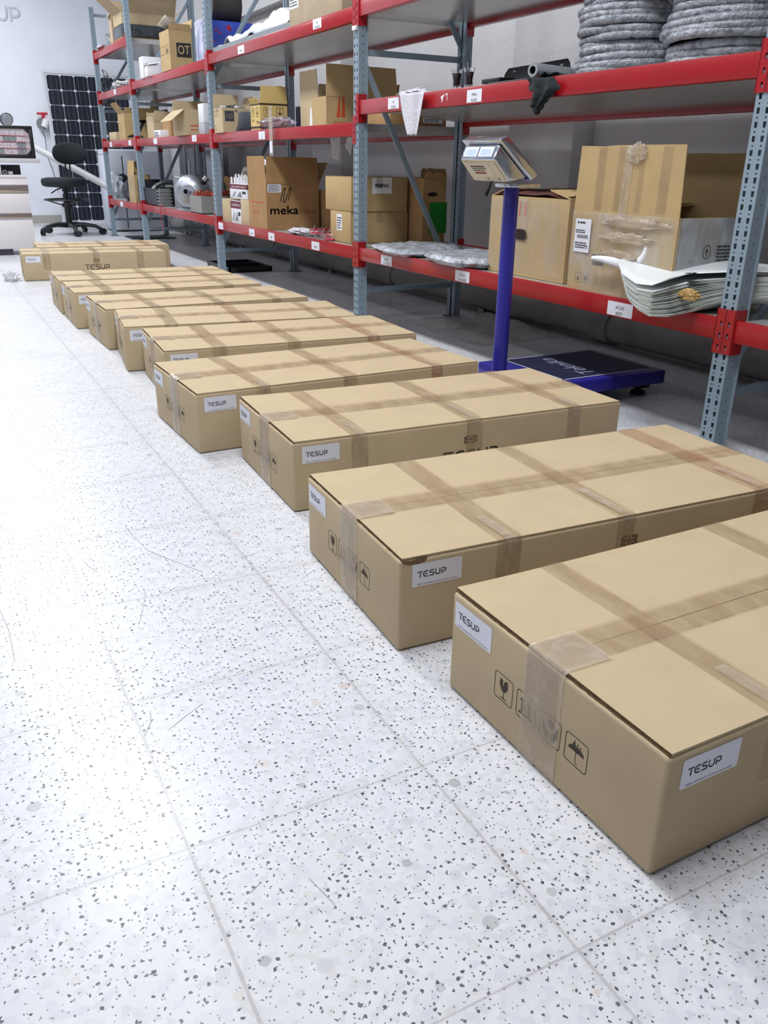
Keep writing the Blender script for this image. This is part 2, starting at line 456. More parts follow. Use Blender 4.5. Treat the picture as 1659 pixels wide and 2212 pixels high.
YB = 13.65      # back wall
XR = 1.42       # right wall face
XL = -8.0
fl = MB().box((XL, -5.0, -0.12), (XR + 0.2, YB + 0.2, 0.0)).build('floor', floor_material()); struct(fl)
Q = Print()
for (u0, v0, u1, v1_, u2, v2_) in ((272, 1141, 320, 1190, 438, 1236), (325, 1535, 326, 1560, 312, 1590), (438, 1520, 400, 1548, 363, 1578), (1, 1320, 20, 1365, 32, 1430), (180, 1210, 192, 1224, 212, 1236), (668, 1898, 700, 1930, 724, 1955), (565, 1904, 552, 1918, 539, 1930), (310, 1270, 314, 1290, 300, 1350)):
    a, b_, c_ = [at_z(*q) for q in ((u0, v0), (u1, v1_), (u2, v2_))]
    Q.stroke([(a.x, a.y), (b_.x, b_.y), (c_.x, c_.y)], .0016)
Q.build('scratches', mat('scratch_grey', (168, 166, 168), .6), fl, ((0, 0, 0), (1, 0, 0), (0, 1, 0)), .0005)
WALL = mat('painted_plaster', (238, 242, 250), 0.55, var=0.05, vscale=2.2, bump=0.25, bscale=55)
WALL_R = mat('grey_white_plaster', (206, 205, 206), 0.5, var=0.1, vscale=1.6, bump=0.35, bscale=60)
CEILM = mat('ceiling_paint', (196, 198, 204), 0.8, var=0.03)
struct(MB().box((XL, YB, 0), (XR + 0.2, YB + 0.18, CEIL)).build('wall_back', WALL))
struct(MB().box((XR, -5.0, 0), (XR + 0.2, YB, CEIL)).build('wall_right', WALL_R))
struct(MB().box((XL - 0.2, -5.0, 0), (XL, YB, CEIL)).build('wall_left', mat('far_wall_paint', (170, 174, 182), .7)))
struct(MB().box((XL - 0.2, -5.0, CEIL), (XR + 0.2, YB + 0.2, CEIL + 0.15)).build('ceiling', CEILM))
struct(MB().box((XL, YB - 0.016, 0), (XR, YB, 0.125)).build('baseboard_back', mat('grey_beige_skirting', (172, 170, 164), 0.4, bump=.1)))
# pilasters on the right wall
n_ = 0
for yc in (-0.6, 2.75, 6.1, 9.45, 12.8):
    n_ += 1
    struct(MB().box((XR - 0.17, yc - 0.34, 0), (XR + 0.01, yc + 0.34, CEIL)).build('trim_%d' % n_, WALL_R, bevel=0.006))
# high ledge along the right wall
struct(MB().box((XR - 0.12, -5.0, 2.55), (XR + 0.01, YB, 2.72)).build('trim_6', WALL_R))
# ceiling lamps
LAMP_W = mat('lamp_housing', (232, 232, 232), 0.4)
LAMP_E = mat('lamp_diffuser', (244, 248, 255), 0.5, emis=4.0)
lamp0 = thing('ceiling_light', 'long white fluorescent fitting on the ceiling', 'lamp', (0, 0, CEIL), group='ceiling fittings')
MB().box((-0.27, -1.14, -0.085), (0.27, 1.14, 0)).build('housing', LAMP_W, lamp0, bevel=0.01)
MB().box((-0.25, -1.1, -0.105), (0.25, 1.1, -0.082)).build('diffuser', LAMP_E, lamp0)
for i_, (lx, ly) in enumerate(LIGHT_SPOTS):
    o = lamp0 if i_ == 0 else copy_tree(lamp0)
    o.location = (lx, ly, CEIL)
    o['label'] = 'long white fluorescent fitting on the ceiling, %s over the %s' % (('nearest', 'second', 'third', 'farthest')[i_ % 4], 'row of long cartons' if i_ < 4 else 'open floor to the left')
# fat drain pipe lying along the foot of the right wall
PIPE = mat('dusty_grey_pipe', (150, 148, 146), 0.7, var=0.25, vscale=5, bump=0.2, bscale=20)
pr = thing('drain_pipe', 'thick dusty grey pipe lying along the foot of the wall behind the rack', 'pipe', (1.11, 4.0, 0))
MB().tube([(0, -8.5, 0.105), (0, -3.0, 0.105), (0, 2.0, 0.105), (0, 7.4, 0.105)], 0.09, 20).build('pipe', PIPE, pr, smooth=True)
for yy in (-4.9, -2.25, 0.4, 3.1, 5.6):
    MB().tube([(0, yy - 0.07, 0.105), (0, yy + 0.07, 0.105)], 0.104, 20).build('collar', PIPE, pr, smooth=True)
for yy in (-5.6, -3.4, -1.0, 1.6, 4.2, 6.6):
    MB().box((-0.07, yy - 0.03, 0), (0.07, yy + 0.03, 0.03)).build('cradle', GALV, pr)
# cable trunking and downpipe on the right wall
p0 = at_x(1262, 300, XR - 0.02); p1 = at_x(1272, 300, XR - 0.02)
tr = MB().box((XR - 0.025, min(p0.y, p1.y), 0.12), (XR, max(p0.y, p1.y), 1.75)).build('cable_trunking', mat('grey_trunking', (150, 148, 146), .5), bevel=.003)
tag(tr, 'narrow grey vertical cable trunking on the wall above the tall open carton', 'trunking')
q = at_x(729, 345, XR - 0.05)
dp = thing('wall_pipe', 'pale vertical pipe with elbow and black valve knob on the wall behind the rack', 'pipe', (XR - 0.06, q.y, 0))
MB().tube([(0, 0, 0.12), (0, 0, 1.02), (0, .02, 1.07), (0, .09, 1.09), (0, .2, 1.09)], 0.03, 12).build('pipe', mat('pale_pipe', (176, 176, 174), .4), dp, smooth=True)
MB().lathe([(0, 0), (.045, .0), (.045, .03), (.02, .05), (0, .05)], 14, Matrix.Translation((-0.05, 0.16, 1.02))).build('valve_knob', BLACK, dp, smooth=True)

# ================================================================== RACK
PY = [0.0, 2.95, 5.841, 8.743, 10.661]     # post centres
PYZ = [-2.95] + PY
DEP = 0.80
PITCH = 0.0424
PW = 0.068
def hole_cell(mb, x0, y0, x1, y1, hole):
    """rect cell with an 8-gon hole, in local yz of the plate (x const)"""
    cx, cy = (x0 + x1) / 2, (y0 + y1) / 2
    outer = [(x0, y0), (cx, y0), (x1, y0), (x1, cy), (x1, y1), (cx, y1), (x0, y1), (x0, cy)]
    return outer, hole(cx, cy)
def rect_hole(cx, cy, w0=.0052, w1=.0066, h=.0092):
    return [(cx - w0, cy - h), (cx, cy - h), (cx + w0, cy - h), (cx + (w0 + w1) / 2, cy), (cx + w1, cy + h), (cx, cy + h), (cx - w1, cy + h), (cx - (w0 + w1) / 2, cy)]
def round_hole(cx, cy, r=.0034):
    return [(cx + r * math.cos(math.radians(a)), cy + r * math.sin(math.radians(a))) for a in (225, 270, 315, 0, 45, 90, 135, 180)]
def post_mesh(n):
    mb = MB()
    def cell(x0, y0, x1, y1, hole, mp):
        o, h = hole_cell(mb, x0, y0, x1, y1, hole)
        mb.add([mp(p) for p in o + h], [(i, (i + 1) % 8, 8 + (i + 1) % 8, 8 + i) for i in range(8)])
    front = lambda p: (0, p[0], p[1])
    sideA = lambda p: (p[0], -PW / 2, p[1])
    sideB = lambda p: (p[0], PW / 2, p[1])
    for k in range(n):
        z = k * PITCH
        for (a, b_) in ((-PW / 2, 0), (0, PW / 2)):
            cell(a, z, b_, z + .027, rect_hole, front)
            cell(a, z + .027, b_, z + PITCH, round_hole, front)
        for sd in (sideA, sideB):
            cell(0.0, z, 0.055, z + PITCH, lambda cx, cy: round_hole(cx, cy, .0042), sd)
    H = n * PITCH
    mb.box((.0535, -PW / 2, 0), (.055, -PW / 2 + .024, H)); mb.box((.0535, PW / 2 - .024, 0), (.055, PW / 2, H))  # inward lips added to keep light out of the post, so holes look dark
    mb.box((.052, -PW / 2 - .012, 0), (.055, -PW / 2, H)); mb.box((.052, PW / 2, 0), (.055, PW / 2 + .012, H))
    return mb
rack = thing('pallet_rack', 'long grey and red steel shelving rack running along the right wall', 'shelving rack', (0, 0, 0))
NP = 66
post_o = post_mesh(NP).build('front_post', GREY_STEEL, rack, solid=0.0016)
posts = [post_o]
for y in PYZ:
    o = post_o if y == PYZ[0] else post_o.copy()
    if o is not post_o: COL.objects.link(o)
    o.location = (0, y, 0.006)
    b_ = post_o.copy(); COL.objects.link(b_); b_.name = 'rear_post'; b_.location = (DEP, y, 0.006); b_.rotation_euler = (0, 0, PI)
    for xx in (0.028, DEP - 0.028):
        MB().box((xx - 0.055, y - 0.06, 0), (xx + 0.055, y + 0.06, 0.006)).build('foot_plate', DARK_STEEL, rack)
# side-frame braces
def bar(parent, a, b, w=0.034, t=0.016, name='brace', m=GREY_STEEL):
    a, b = Vector(a), Vector(b); d = b - a; L = d.length; d.normalize()
    yv = Vector((0, 1, 0)); z = d.cross(yv).normalized()
    M = Matrix(((d.x, yv.x, z.x, a.x), (d.y, yv.y, z.y, a.y), (d.z, yv.z, z.z, a.z), (0, 0, 0, 1)))
    return MB().box((0, -t / 2, -w / 2), (L, t / 2, w / 2), M).build(name, m, parent, bevel=0.002)
for y in PYZ:
    for z in (0.22, 1.60, 2.72):
        bar(rack, (0.03, y, z), (DEP - 0.03, y, z))
    lo, hi = (0.05, DEP - 0.05)
    if y == PY[1]: lo, hi = hi, lo
    bar(rack, (lo, y + .001, 0.27), (hi, y + .001, 1.55))
    bar(rack, (lo, y + .001, 1.66), (hi, y + .001, 2.68))
BH = 0.078
# level bottoms per bay: (y0, y1, [z...])
BAYS = [(-2.95, 0.0, [0.415, 1.262, 1.765]), (0.0, 2.95, [0.415, 1.262, 1.777]), (2.95, 5.841, [0.413, 1.144, 1.762]),
        (5.841, 8.743, [0.436, 1.144, 1.736]), (8.743, 10.661, [0.424, 1.146, 1.722, 2.200])]
def bracket(parent, y, z, side, x, back=False):
    """bolted end plate: face plate with slots and a wing wrapping the post; side=+1 beam runs to +y"""
    s = side; mb = MB()
    y0, y1 = (y + s * 0.002, y + s * (PW / 2 + .006)); y0, y1 = min(y0, y1), max(y0, y1)
    zb, zt = z - 0.045, z + BH + 0.034
    xf = x - 0.0055 if not back else x + 0.0015
    # face plate in three strips round four slots
    ym = (y + s * 0.017)
    slots = [zb + .022 + k * .0415 for k in range(4)]
    hw, hh = .0045, .009
    zz = zb
    for sl in slots[:3]:
        mb.box((xf, y0, zz), (xf + .004, y1, sl - hh)); mb.box((xf, y0, sl - hh), (xf + .004, ym - hw, sl + hh)); mb.box((xf, ym + hw, sl - hh), (xf + .004, y1, sl + hh)); zz = sl + hh
    mb.box((xf, y0, zz), (xf + .004, y1, zt))
    yw = y + s * (PW / 2 + .004)
    xe = x + (0.05 if not back else -0.05)
    mb.box((min(xf, xe), min(yw, yw + s * .004), zb), (max(xf, xe), max(yw, yw + s * .004), zt))
    return mb.build('bracket', RED, parent)
beams = {}
for bi, (ya, yb, zs) in enumerate(BAYS):
    for li, z in enumerate(zs):
        zr = z - (0.046 if (bi, li) == (1, 1) else 0.0)      # rear beam of this level hooked one notch lower
        for back in (False, True):
            zb_ = zr if back else z
            g = PW / 2 + 0.004
            prof = [(0, 0), (0.042, 0), (0.042, BH), (0.017, BH), (0.017, BH - .014), (0.0, BH - .014), ] if False else [(0, 0), (0.042, 0), (0.042, BH - .012), (0.02, BH - .012), (0.02, BH), (0, BH)]
            if back: prof = [(DEP - a, b_) for a, b_ in prof]
            mb = MB(); n = len(prof)
            vs = [(a - 0.001, ya + g, zb_ + b_) for a, b_ in prof] + [(a - 0.001, yb - g, zb_ + b_) for a, b_ in prof]
            mb.add(vs, [tuple(range(n)), tuple(range(2 * n - 1, n - 1, -1))] + [(i, n + i, n + (i + 1) % n, (i + 1) % n) for i in range(n)])
            b = mb.build('rear_beam' if back else 'front_beam', RED, rack, bevel=0.003)
            bracket(b, ya, zb_, 1, DEP if back else 0, back); bracket(b, yb, zb_, -1, DEP if back else 0, back)
            beams[(bi, li, back)] = b
        mb = MB(); pf = [(0.0415, z + .024), (DEP - .0415, zr + .024), (DEP - .0415, z + BH - .004), (.021, z + BH - .004), (.021, z + BH - .0115), (.0415, z + BH - .0115)]
        mb.add([(a, ya + .045, b_) for a, b_ in pf] + [(a, yb - .045, b_) for a, b_ in pf], [(0, 1, 2, 3, 4, 5), (11, 10, 9, 8, 7, 6)] + [(k, 6 + k, 6 + (k + 1) % 6, (k + 1) % 6) for k in range(6)])
        mb.build('shelf_panel', SHELF, rack)
SURF = {k: [z + BH - .003 for z in v[2]] for k, v in zip('zabcd', BAYS)}
# paper labels stuck on the beams: (bay, level, picture corners lower-left / upper-right, lines)
def beam_label(bi, li, u0, v0, u1, v1, lines, seed=1, m=None):
    b = beams[(bi, li, False)]
    a = at_x(u0, v0, -0.0015); c = at_x(u1, v1, -0.0015)     # left = far = larger y
    w_, h_ = abs(a.y - c.y), 0
    zb = BAYS[bi][2][li]
    zc = (at_x((u0 + u1) / 2, (v0 + v1) / 2, -0.0015)).z
    h_ = 0.056 if w_ > .05 else 0.05
    z0 = max(zb + .006, min(zc - h_ / 2, zb + BH - h_ - .004))
    F = ((-0.001, a.y, z0), (0, -1, 0), (0, 0, 1))
    s = sticker(b, F, 0, 0, w_, h_, r=.002, off=.0006)
    if lines:
        P = Print(); n = len(lines); th = 0.0135 if n > 1 else .014
        for k, t in enumerate(lines):
            ww = min(w_ * .8, len(t) * th * .72)
            P.text(t, w_ / 2 - ww / 2, h_ * .5 + (n / 2 - k - 1) * th * 1.75 + .003 - (0.004), th, ww)
        P.build('label_text', INK, s, F, .0012)
    return s
beam_label(1, 0, 1312, 665, 1364, 690, ['ATLAS', 'BODY'])
beam_label(1, 0, 983, 600, 1013, 617, ['ATLAS', 'ÖN GÖVDE'])
beam_label(1, 0, 823, 564, 846, 580, ['ATLAS', 'ÜST GÖVDE'])
beam_label(1, 1, 838, 235, 862, 211, ['V7', 'FLANŞ'])
beam_label(1, 1, 1008, 220, 1041, 194, ['MINI', 'FLANŞ'])
beam_label(2, 0, 673, 530, 690, 536, ['VIDALI'])
beam_label(2, 0, 580, 515, 593, 520, ['BODY'])
beam_label(2, 0, 538, 500, 550, 510, ['KOLLU'])
beam_label(2, 0, 472, 488, 482, 490, ['REG'])
beam_label(2, 1, 559, 300, 572, 285, ['M', '10'])
beam_label(2, 2, 676, 62, 694, 38, ['MN', 'FLANSLAR'])
beam_label(2, 2, 514, 118, 527, 100, ['ROTOR'])
beam_label(3, 1, 332, 310, 339, 300, ['V'])
beam_label(3, 1, 415, 305, 424, 292, ['STR'])
beam_label(4, 1, 278, 312, 283, 305, ['I'])
beam_label(4, 1, 238, 320, 242, 315, ['I'])
beam_label(4, 2, 246, 200, 250, 195, ['A'])
beam_label(4, 0, 260, 440, 266, 445, ['V'])
# torn remnant of a sticker on the middle front beam
b = beams[(1, 1, False)]
F = ((-0.001, at_x(953, 212, 0).y, 1.275), (0, -1, 0), (0, 0, 1))
P = Print().poly([(0, .034), (.030, .044), (.034, .036), (.022, .034), (.018, .014), (.008, .006), (.010, .022), (0, .026)]).poly([(.042, .045), (.062, .047), (.062, .014), (.058, .014), (.057, .038), (.042, .041)])
P.build('torn_label', PAPER, b, F, .001)

# ================================================================== LONG SHIPPING CARTONS ON THE FLOOR
BL, BW, BHH = 1.231, 0.560, 0.224
def icon_row(P, x, y, s=0.054, gap=0.0667):
    # goblet
    def bx(i): return x + i * gap
    for i in range(4): P.rrect(bx(i), y, bx(i) + s, y + s, .006, .0016)
    a = bx(0); k = s
    P.poly([(a + .30 * k, y + .86 * k), (a + .46 * k, y + .80 * k), (a + .42 * k, y + .68 * k), (a + .52 * k, y + .60 * k), (a + .50 * k, y + .74 * k), (a + .58 * k, y + .84 * k), (a + .70 * k, y + .86 * k), (a + .74 * k, y + .60 * k), (a + .62 * k, y + .40 * k), (a + .52 * k, y + .36 * k), (a + .40 * k, y + .40 * k), (a + .27 * k, y + .60 * k)])
    P.rect(a + .495 * k, y + .14 * k, a + .53 * k, y + .38 * k); P.poly([(a + .30 * k, y + .10 * k), (a + .74 * k, y + .10 * k), (a + .53 * k, y + .17 * k)])
    a = bx(1)
    for q in (.30, .66):
        P.rect(a + (q - .045) * k, y + .26 * k, a + (q + .045) * k, y + .68 * k); P.poly([(a + (q - .12) * k, y + .66 * k), (a + (q + .12) * k, y + .66 * k), (a + q * k, y + .86 * k)])
    P.rect(a + .14 * k, y + .16 * k, a + .84 * k, y + .24 * k)
    a = bx(2)
    P.poly([(a + .36 * k, y + .62 * k), (a + .52 * k, y + .54 * k), (a + .68 * k, y + .62 * k), (a + .68 * k, y + .82 * k), (a + .52 * k, y + .90 * k), (a + .36 * k, y + .82 * k)])
    P.poly([(a + .14 * k, y + .72 * k), (a + .20 * k, y + .74 * k), (a + .24 * k, y + .52 * k), (a + .46 * k, y + .34 * k), (a + .46 * k, y + .12 * k), (a + .30 * k, y + .12 * k), (a + .12 * k, y + .40 * k)])
    P.poly([(a + .86 * k, y + .72 * k), (a + .88 * k, y + .40 * k), (a + .72 * k, y + .12 * k), (a + .54 * k, y + .12 * k), (a + .54 * k, y + .34 * k), (a + .74 * k, y + .52 * k), (a + .80 * k, y + .74 * k)])
    a = bx(3)
    P.poly([(a + (.5 + .36 * math.cos(math.radians(t))) * k, y + (.50 + .22 * math.sin(math.radians(t))) * k) for t in range(0, 181, 20)])
    P.poly([(a + .32 * k, y + .70 * k), (a + .40 * k, y + .90 * k), (a + .46 * k, y + .72 * k)]); P.circle(a + .56 * k, y + .80 * k, .022 * k * 1.6, 8); P.circle(a + .68 * k, y + .76 * k, .022 * k * 1.6, 8)
    P.stroke([(a + .5 * k, y + .52 * k), (a + .5 * k, y + .16 * k), (a + .54 * k, y + .10 * k), (a + .60 * k, y + .12 * k)], .03 * k)
def union_flag(P, x, y, w, h):
    e = .10 * h
    cx, cy = x + w / 2, y + h / 2
    P.rect(x, cy - .07 * h, x + w, cy + .07 * h); P.rect(cx - .07 * h, y, cx + .07 * h, y + h)
    for sx in (-1, 1):
        for sy in (-1, 1):
            f = lambda a, b: (cx + sx * a * w, cy + sy * b * h)
            P.poly([f(.13, .50), f(.38, .50), f(.13, .24)]); P.poly([f(.18, .16), f(.5, .40), f(.5, .16)])
            P.poly([f(.44, .50), f(.50, .50), f(.12, .18), f(.10, .20)])
def tape_strip(parent, pts, w, axis, m=TAPE, name='tape_strip', off=0.0009, wob=0.0, seed=0):
    """ribbon following pts (list of points), its width along axis vector"""
    ax = Vector(axis).normalized() * (w / 2); rnd = random.Random(seed)
    mb = MB(); P = [Vector(p) for p in pts]
    vs = []
    for p in P:
        j = Vector(axis).normalized() * rnd.uniform(-wob, wob)
        vs += [p - ax + j, p + ax + j]
    fs = [(2 * i, 2 * i + 1, 2 * i + 3, 2 * i + 2) for i in range(len(P) - 1)]
    return mb.add(vs, fs).build(name, m, parent)
def long_carton(x, y, yaw, label, seed, cross=(0.27, 0.62, 1.06), ctape=0.30, long_logo=True, red=(), end_label=True, side_label=True, tear=False, wide_end=True, zlift=0.0):
    rnd = random.Random(seed)
    t = thing('shipping_carton', label, 'cardboard box', (x, y, 0), math.radians(yaw), 'long cartons lined up on the floor')
    L, W, H = BL, BW, BHH
    fl_t = 0.005
    # body, slightly bulged long sides
    mb = MB(); nx = 8
    for k in range(nx):
        pass
    body = mb.box((0, 0, 0.002), (L, W, H - fl_t)).build('body', [KRAFT], t, bevel=0.007, seg=3)
    # recessed rim under the lid flaps at both ends (cut edge seen end on)
    seam = W * .5 + rnd.uniform(-.004, .004)
    for nm, (y0, y1) in (('lid_flap', (0.003, seam - .0012)), ('lid_flap', (seam + .0012, W - .003))):
        mb = MB(); n = 14
        x0 = 0.006
        vs = []; fs = []
        for i in range(n + 1):
            px_ = x0 + (L - 2 * x0) * i / n
            lift = 0.004 * math.exp(-px_ / .12) * (1 if seed % 2 else .4)
            jag = rnd.uniform(-.0008, .0008)
            vs += [(px_ + (jag if i else 0), y0, H - fl_t + lift * .3), (px_, y1, H - fl_t + lift), (px_, y1, H + lift), (px_, y0, H + lift * .3)]
        for i in range(n):
            a = i * 4; c = a + 4
            fs += [(a, c, c + 1, a + 1), (a + 2, c + 2, c + 3, a + 3), (a, a + 3, c + 3, c), (a + 1, c + 1, c + 2, a + 2)]
        fs += [(0, 1, 2, 3), (n * 4 + 3, n * 4 + 2, n * 4 + 1, n * 4)]
        mb.v = vs; mb.f = fs; mb.mi = [0] * (len(fs) - 2) + [1, 1]
        lf = mb.build(nm, [KRAFT, FLUTE], t)
        # ragged cut edge strip
        e = MB(); m_ = 26
        vs = []
        for i in range(m_ + 1):
            yy = y0 + (y1 - y0) * i / m_
            j = rnd.uniform(0, .0022)
            vs += [(x0 - j, yy, H - fl_t - .0035), (x0 - .0014 - j * .3, yy, H - .0012 + rnd.uniform(-.0008, .0008))]
        e.add(vs, [(2 * i, 2 * i + 2, 2 * i + 3, 2 * i + 1) for i in range(m_)]).build('torn_edge', FLUTE, lf)
    # centre tape along the seam and down the ends
    tw = 0.055
    yc = seam
    o1 = .0052
    tape_strip(t, [(-.0012, yc, H - .16 - (0 if wide_end else .0)), (-.0012, yc, H - .006), (.001, yc, H + .0012), (.012, yc, H + .0052)] + [(xx, yc, H + .0046) for xx in (.05, .3, .6, .9, L - .02)] + [(L - .001, yc, H + .002), (L + .001, yc, H - .01), (L + .001, yc, H - .12)], .085 if wide_end else .07, (0, 1, 0), TAPE, off=o1, wob=.001, seed=seed)
    tape_strip(t, [(-.0018, yc - .004, .004), (-.0018, yc - .004, H - .006), (.0006, yc - .004, H + .0018), (.012, yc - .004, H + .0058), (.10, yc - .004, H + .0054)], .10, (0, 1, 0), TAPE_W, wob=.003, seed=seed + 5)
    # cross tapes over the top and down the long sides
    for k, xx in enumerate(cross):
        s_ = rnd.uniform(-.012, .012)
        m = TAPE_R if k in red else TAPE
        zt = H + .0052 + .0003 * k
        dn = H - rnd.uniform(.11, .15)
        tape_strip(t, [(xx, -.0010, dn), (xx + s_ * .2, -.0010, H - .007), (xx + s_ * .25, .001, H + .001), (xx + s_ * .3, .012, zt)] + [(xx + s_ * f, W * f, zt) for f in (.25, .5, .75)] + [(xx + s_, W - .012, zt), (xx + s_, W - .001, H + .001), (xx + s_, W + .001, H - .01), (xx + s_, W + .001, dn)], .052 + rnd.uniform(0, .02), (1, 0, 0), m, seed=seed * 7 + k)
        if rnd.random() < .75:
            tape_strip(t, [(xx + .008, -.0016, H - .03), (xx + .006, -.0016, H - .007), (xx + .004, .002, H + .0022), (xx + .003, .02, zt + .0005), (xx, .09 + .1 * rnd.random(), zt + .0005)], .026, (1, 0, 0), TAPE_W, 'tape_crease', wob=.002, seed=seed * 9 + k)
    Ff = face_front(L, W); Fn = face_near()
    Ff = ((0, W, 0), (0, -1, 0), (0, 0, 1))
    P = Print(); icon_row(P, 0.152, 0.0755)
    P.build('handling_symbols', INK_SOFT, t, Ff, .0004)
    def tesup_label(F, a, b):
        s = sticker(t, F, a, b, .121, .054, name='shipping_label')
        Q = Print(); Q.logo(a + .012, b + .0205, .0145, 1.04); Q.build('brand_mark', INK, s, F, .0014)
        Q = Print(); Q.text('SERIAL NUMBER:ET-241109-01-09-06-00001', a + .012, b + .0035, .0028, .098); Q.build('serial_text', INK, s, F, .0014)
    if end_label: tesup_label(Ff, .012, .151)
    if side_label: tesup_label(Fn, .030, .153)
    P = Print(); union_flag(P, L * .5 - .025, .145, .050, .027); P.build('flag_print', INK_SOFT, t, Fn, .0004)
    P = Print(); P.logo(L * .5 - .102, .079, .045, 1.03); P.build('brand_print', INK_SOFT, t, Fn, .0004)
    if tear:
        mb = MB(); pts = [(.004, .0), (.028, -.002), (.05, .001), (.066, .0), (.06, -.010), (.045, -.013), (.02, -.012), (.007, -.006)]
        mb.add([(a, -.0006, H - .004 + b) for a, b in pts], [tuple(range(len(pts)))]).build('torn_corner', FLUTE, t)
    return t
CART = [
 (-1.699, -1.418, -0.14, 'nearest long tan carton, closest to the camera, all four handling symbols large and clear', dict(cross=(.24, .70, 1.08), side_label=True)),
 (-1.729, -0.700, -3.52, 'second long carton from the camera, torn front lid corner beside its white label', dict(cross=(.27, .60, 1.05), red=(2,), tear=True)),
 (-1.626, 0.129, -3.07, 'third long carton from the camera, its far end next to the blue floor scale', dict(cross=(.22, .63, 1.03))),
 (-1.720, 0.793, 1.0, 'fourth long carton from the camera, white label on its near side fully uncovered', dict(cross=(.26, .62, 1.02), red=(2,))),
 (-1.636, 1.560, -4.2, 'fifth long carton from the camera, side label half hidden by the next one', dict(cross=(.25, .60, 1.0), red=(2,))),
 (-1.666, 2.205, -7.4, 'sixth long carton from the camera, reddish tape across its lid', dict(cross=(.24, .62, 1.03), red=(1,))),
 (-1.642, 2.776, 0.4, 'seventh long carton from the camera, near the middle, bare long side', dict(cross=(.28, .66, 1.02), side_label=False)),
 (-1.689, 3.500, -1.4, 'eighth long carton from the camera, next to last of the slanting row', dict(cross=(.22, .60, 1.0))),
 (-1.686, 4.115, -2.3, 'ninth and last long carton of the slanting row, before the brand printed one', dict(cross=(.26, .62, 1.02), side_label=False)),
 (-1.703, 6.010, -4.2, 'long carton facing the camera with large dark brand print on its side', dict(cross=(.20, .62, 1.0), end_label=False)),
 (-1.50, 6.62, -3.2, 'rearmost long carton, mostly hidden behind the one with large brand print', dict(cross=(.25, .62, 1.03), red=(2,), side_label=False)),
]
for k, (x, y, yaw, lab, kw) in enumerate(CART):
    long_carton(x, y, yaw, lab, 11 + k, **kw)

# ================================================================== GENERIC GOODS
def _solve(P, e, u=None, v=None):
    D = P - CAM; R0, U0, F0 = ROWS
    if u is not None:
        k = u - 829.5
        return (FPX * R0.dot(D) - k * F0.dot(D)) / (k * F0.dot(e) - FPX * R0.dot(e))
    k = v - 1106.0
    return (-FPX * U0.dot(D) - k * F0.dot(D)) / (k * F0.dot(e) + FPX * U0.dot(e))
def spot(N, z, R=None, L=None, top=None, x=None):
    """corner nearest the camera on a shelf, and the size of the thing read along its edges"""
    P = at_z(N[0], N[1], z) if x is None else at_x(N[0], N[1], x)
    P.z = z
    wx = _solve(P, Vector((1, 0, 0)), u=R) if R else None
    wy = _solve(P, Vector((0, 1, 0)), u=L) if L else None
    h = _solve(P, Vector((0, 0, 1)), v=top) if top is not None else None
    return P, wx, wy, h
def flap(parent, hinge, axis, out, length, span, ang, m, notch=0.0, seed=0, t=0.004, name='flap'):
    """a board flap hinged on a top edge: ang 0 = level outward, 90 = upright, -80 = hanging"""
    H = Vector(hinge); A = Vector(axis).normalized(); O = Vector(out).normalized()
    d = (O * math.cos(math.radians(ang)) + Vector((0, 0, 1)) * math.sin(math.radians(ang)))
    n = A.cross(d).normalized() * t
    rnd = random.Random(seed); mb = MB(); k = 8; vs = []
    for i in range(k + 1):
        f = i / k
        a = A * (span * f)
        e = length + (rnd.uniform(-.5, .5) * notch)
        tip = H + a + d * e
        if f in (0, 1): tip += A * ((.012 if f == 0 else -.012))
        vs += [H + a, tip, tip + n, H + a + n]
    fs = []
    for i in range(k):
        a, c = 4 * i, 4 * i + 4
        fs += [(a, a + 1, c + 1, c), (a + 1, a + 2, c + 2, c + 1), (a + 2, a + 3, c + 3, c + 2), (a + 3, a, c, c + 3)]
    fs += [(0, 3, 2, 1), (4 * k, 4 * k + 1, 4 * k + 2, 4 * k + 3)]
    mb.add(vs, fs)
    return mb.build(name, m, parent)
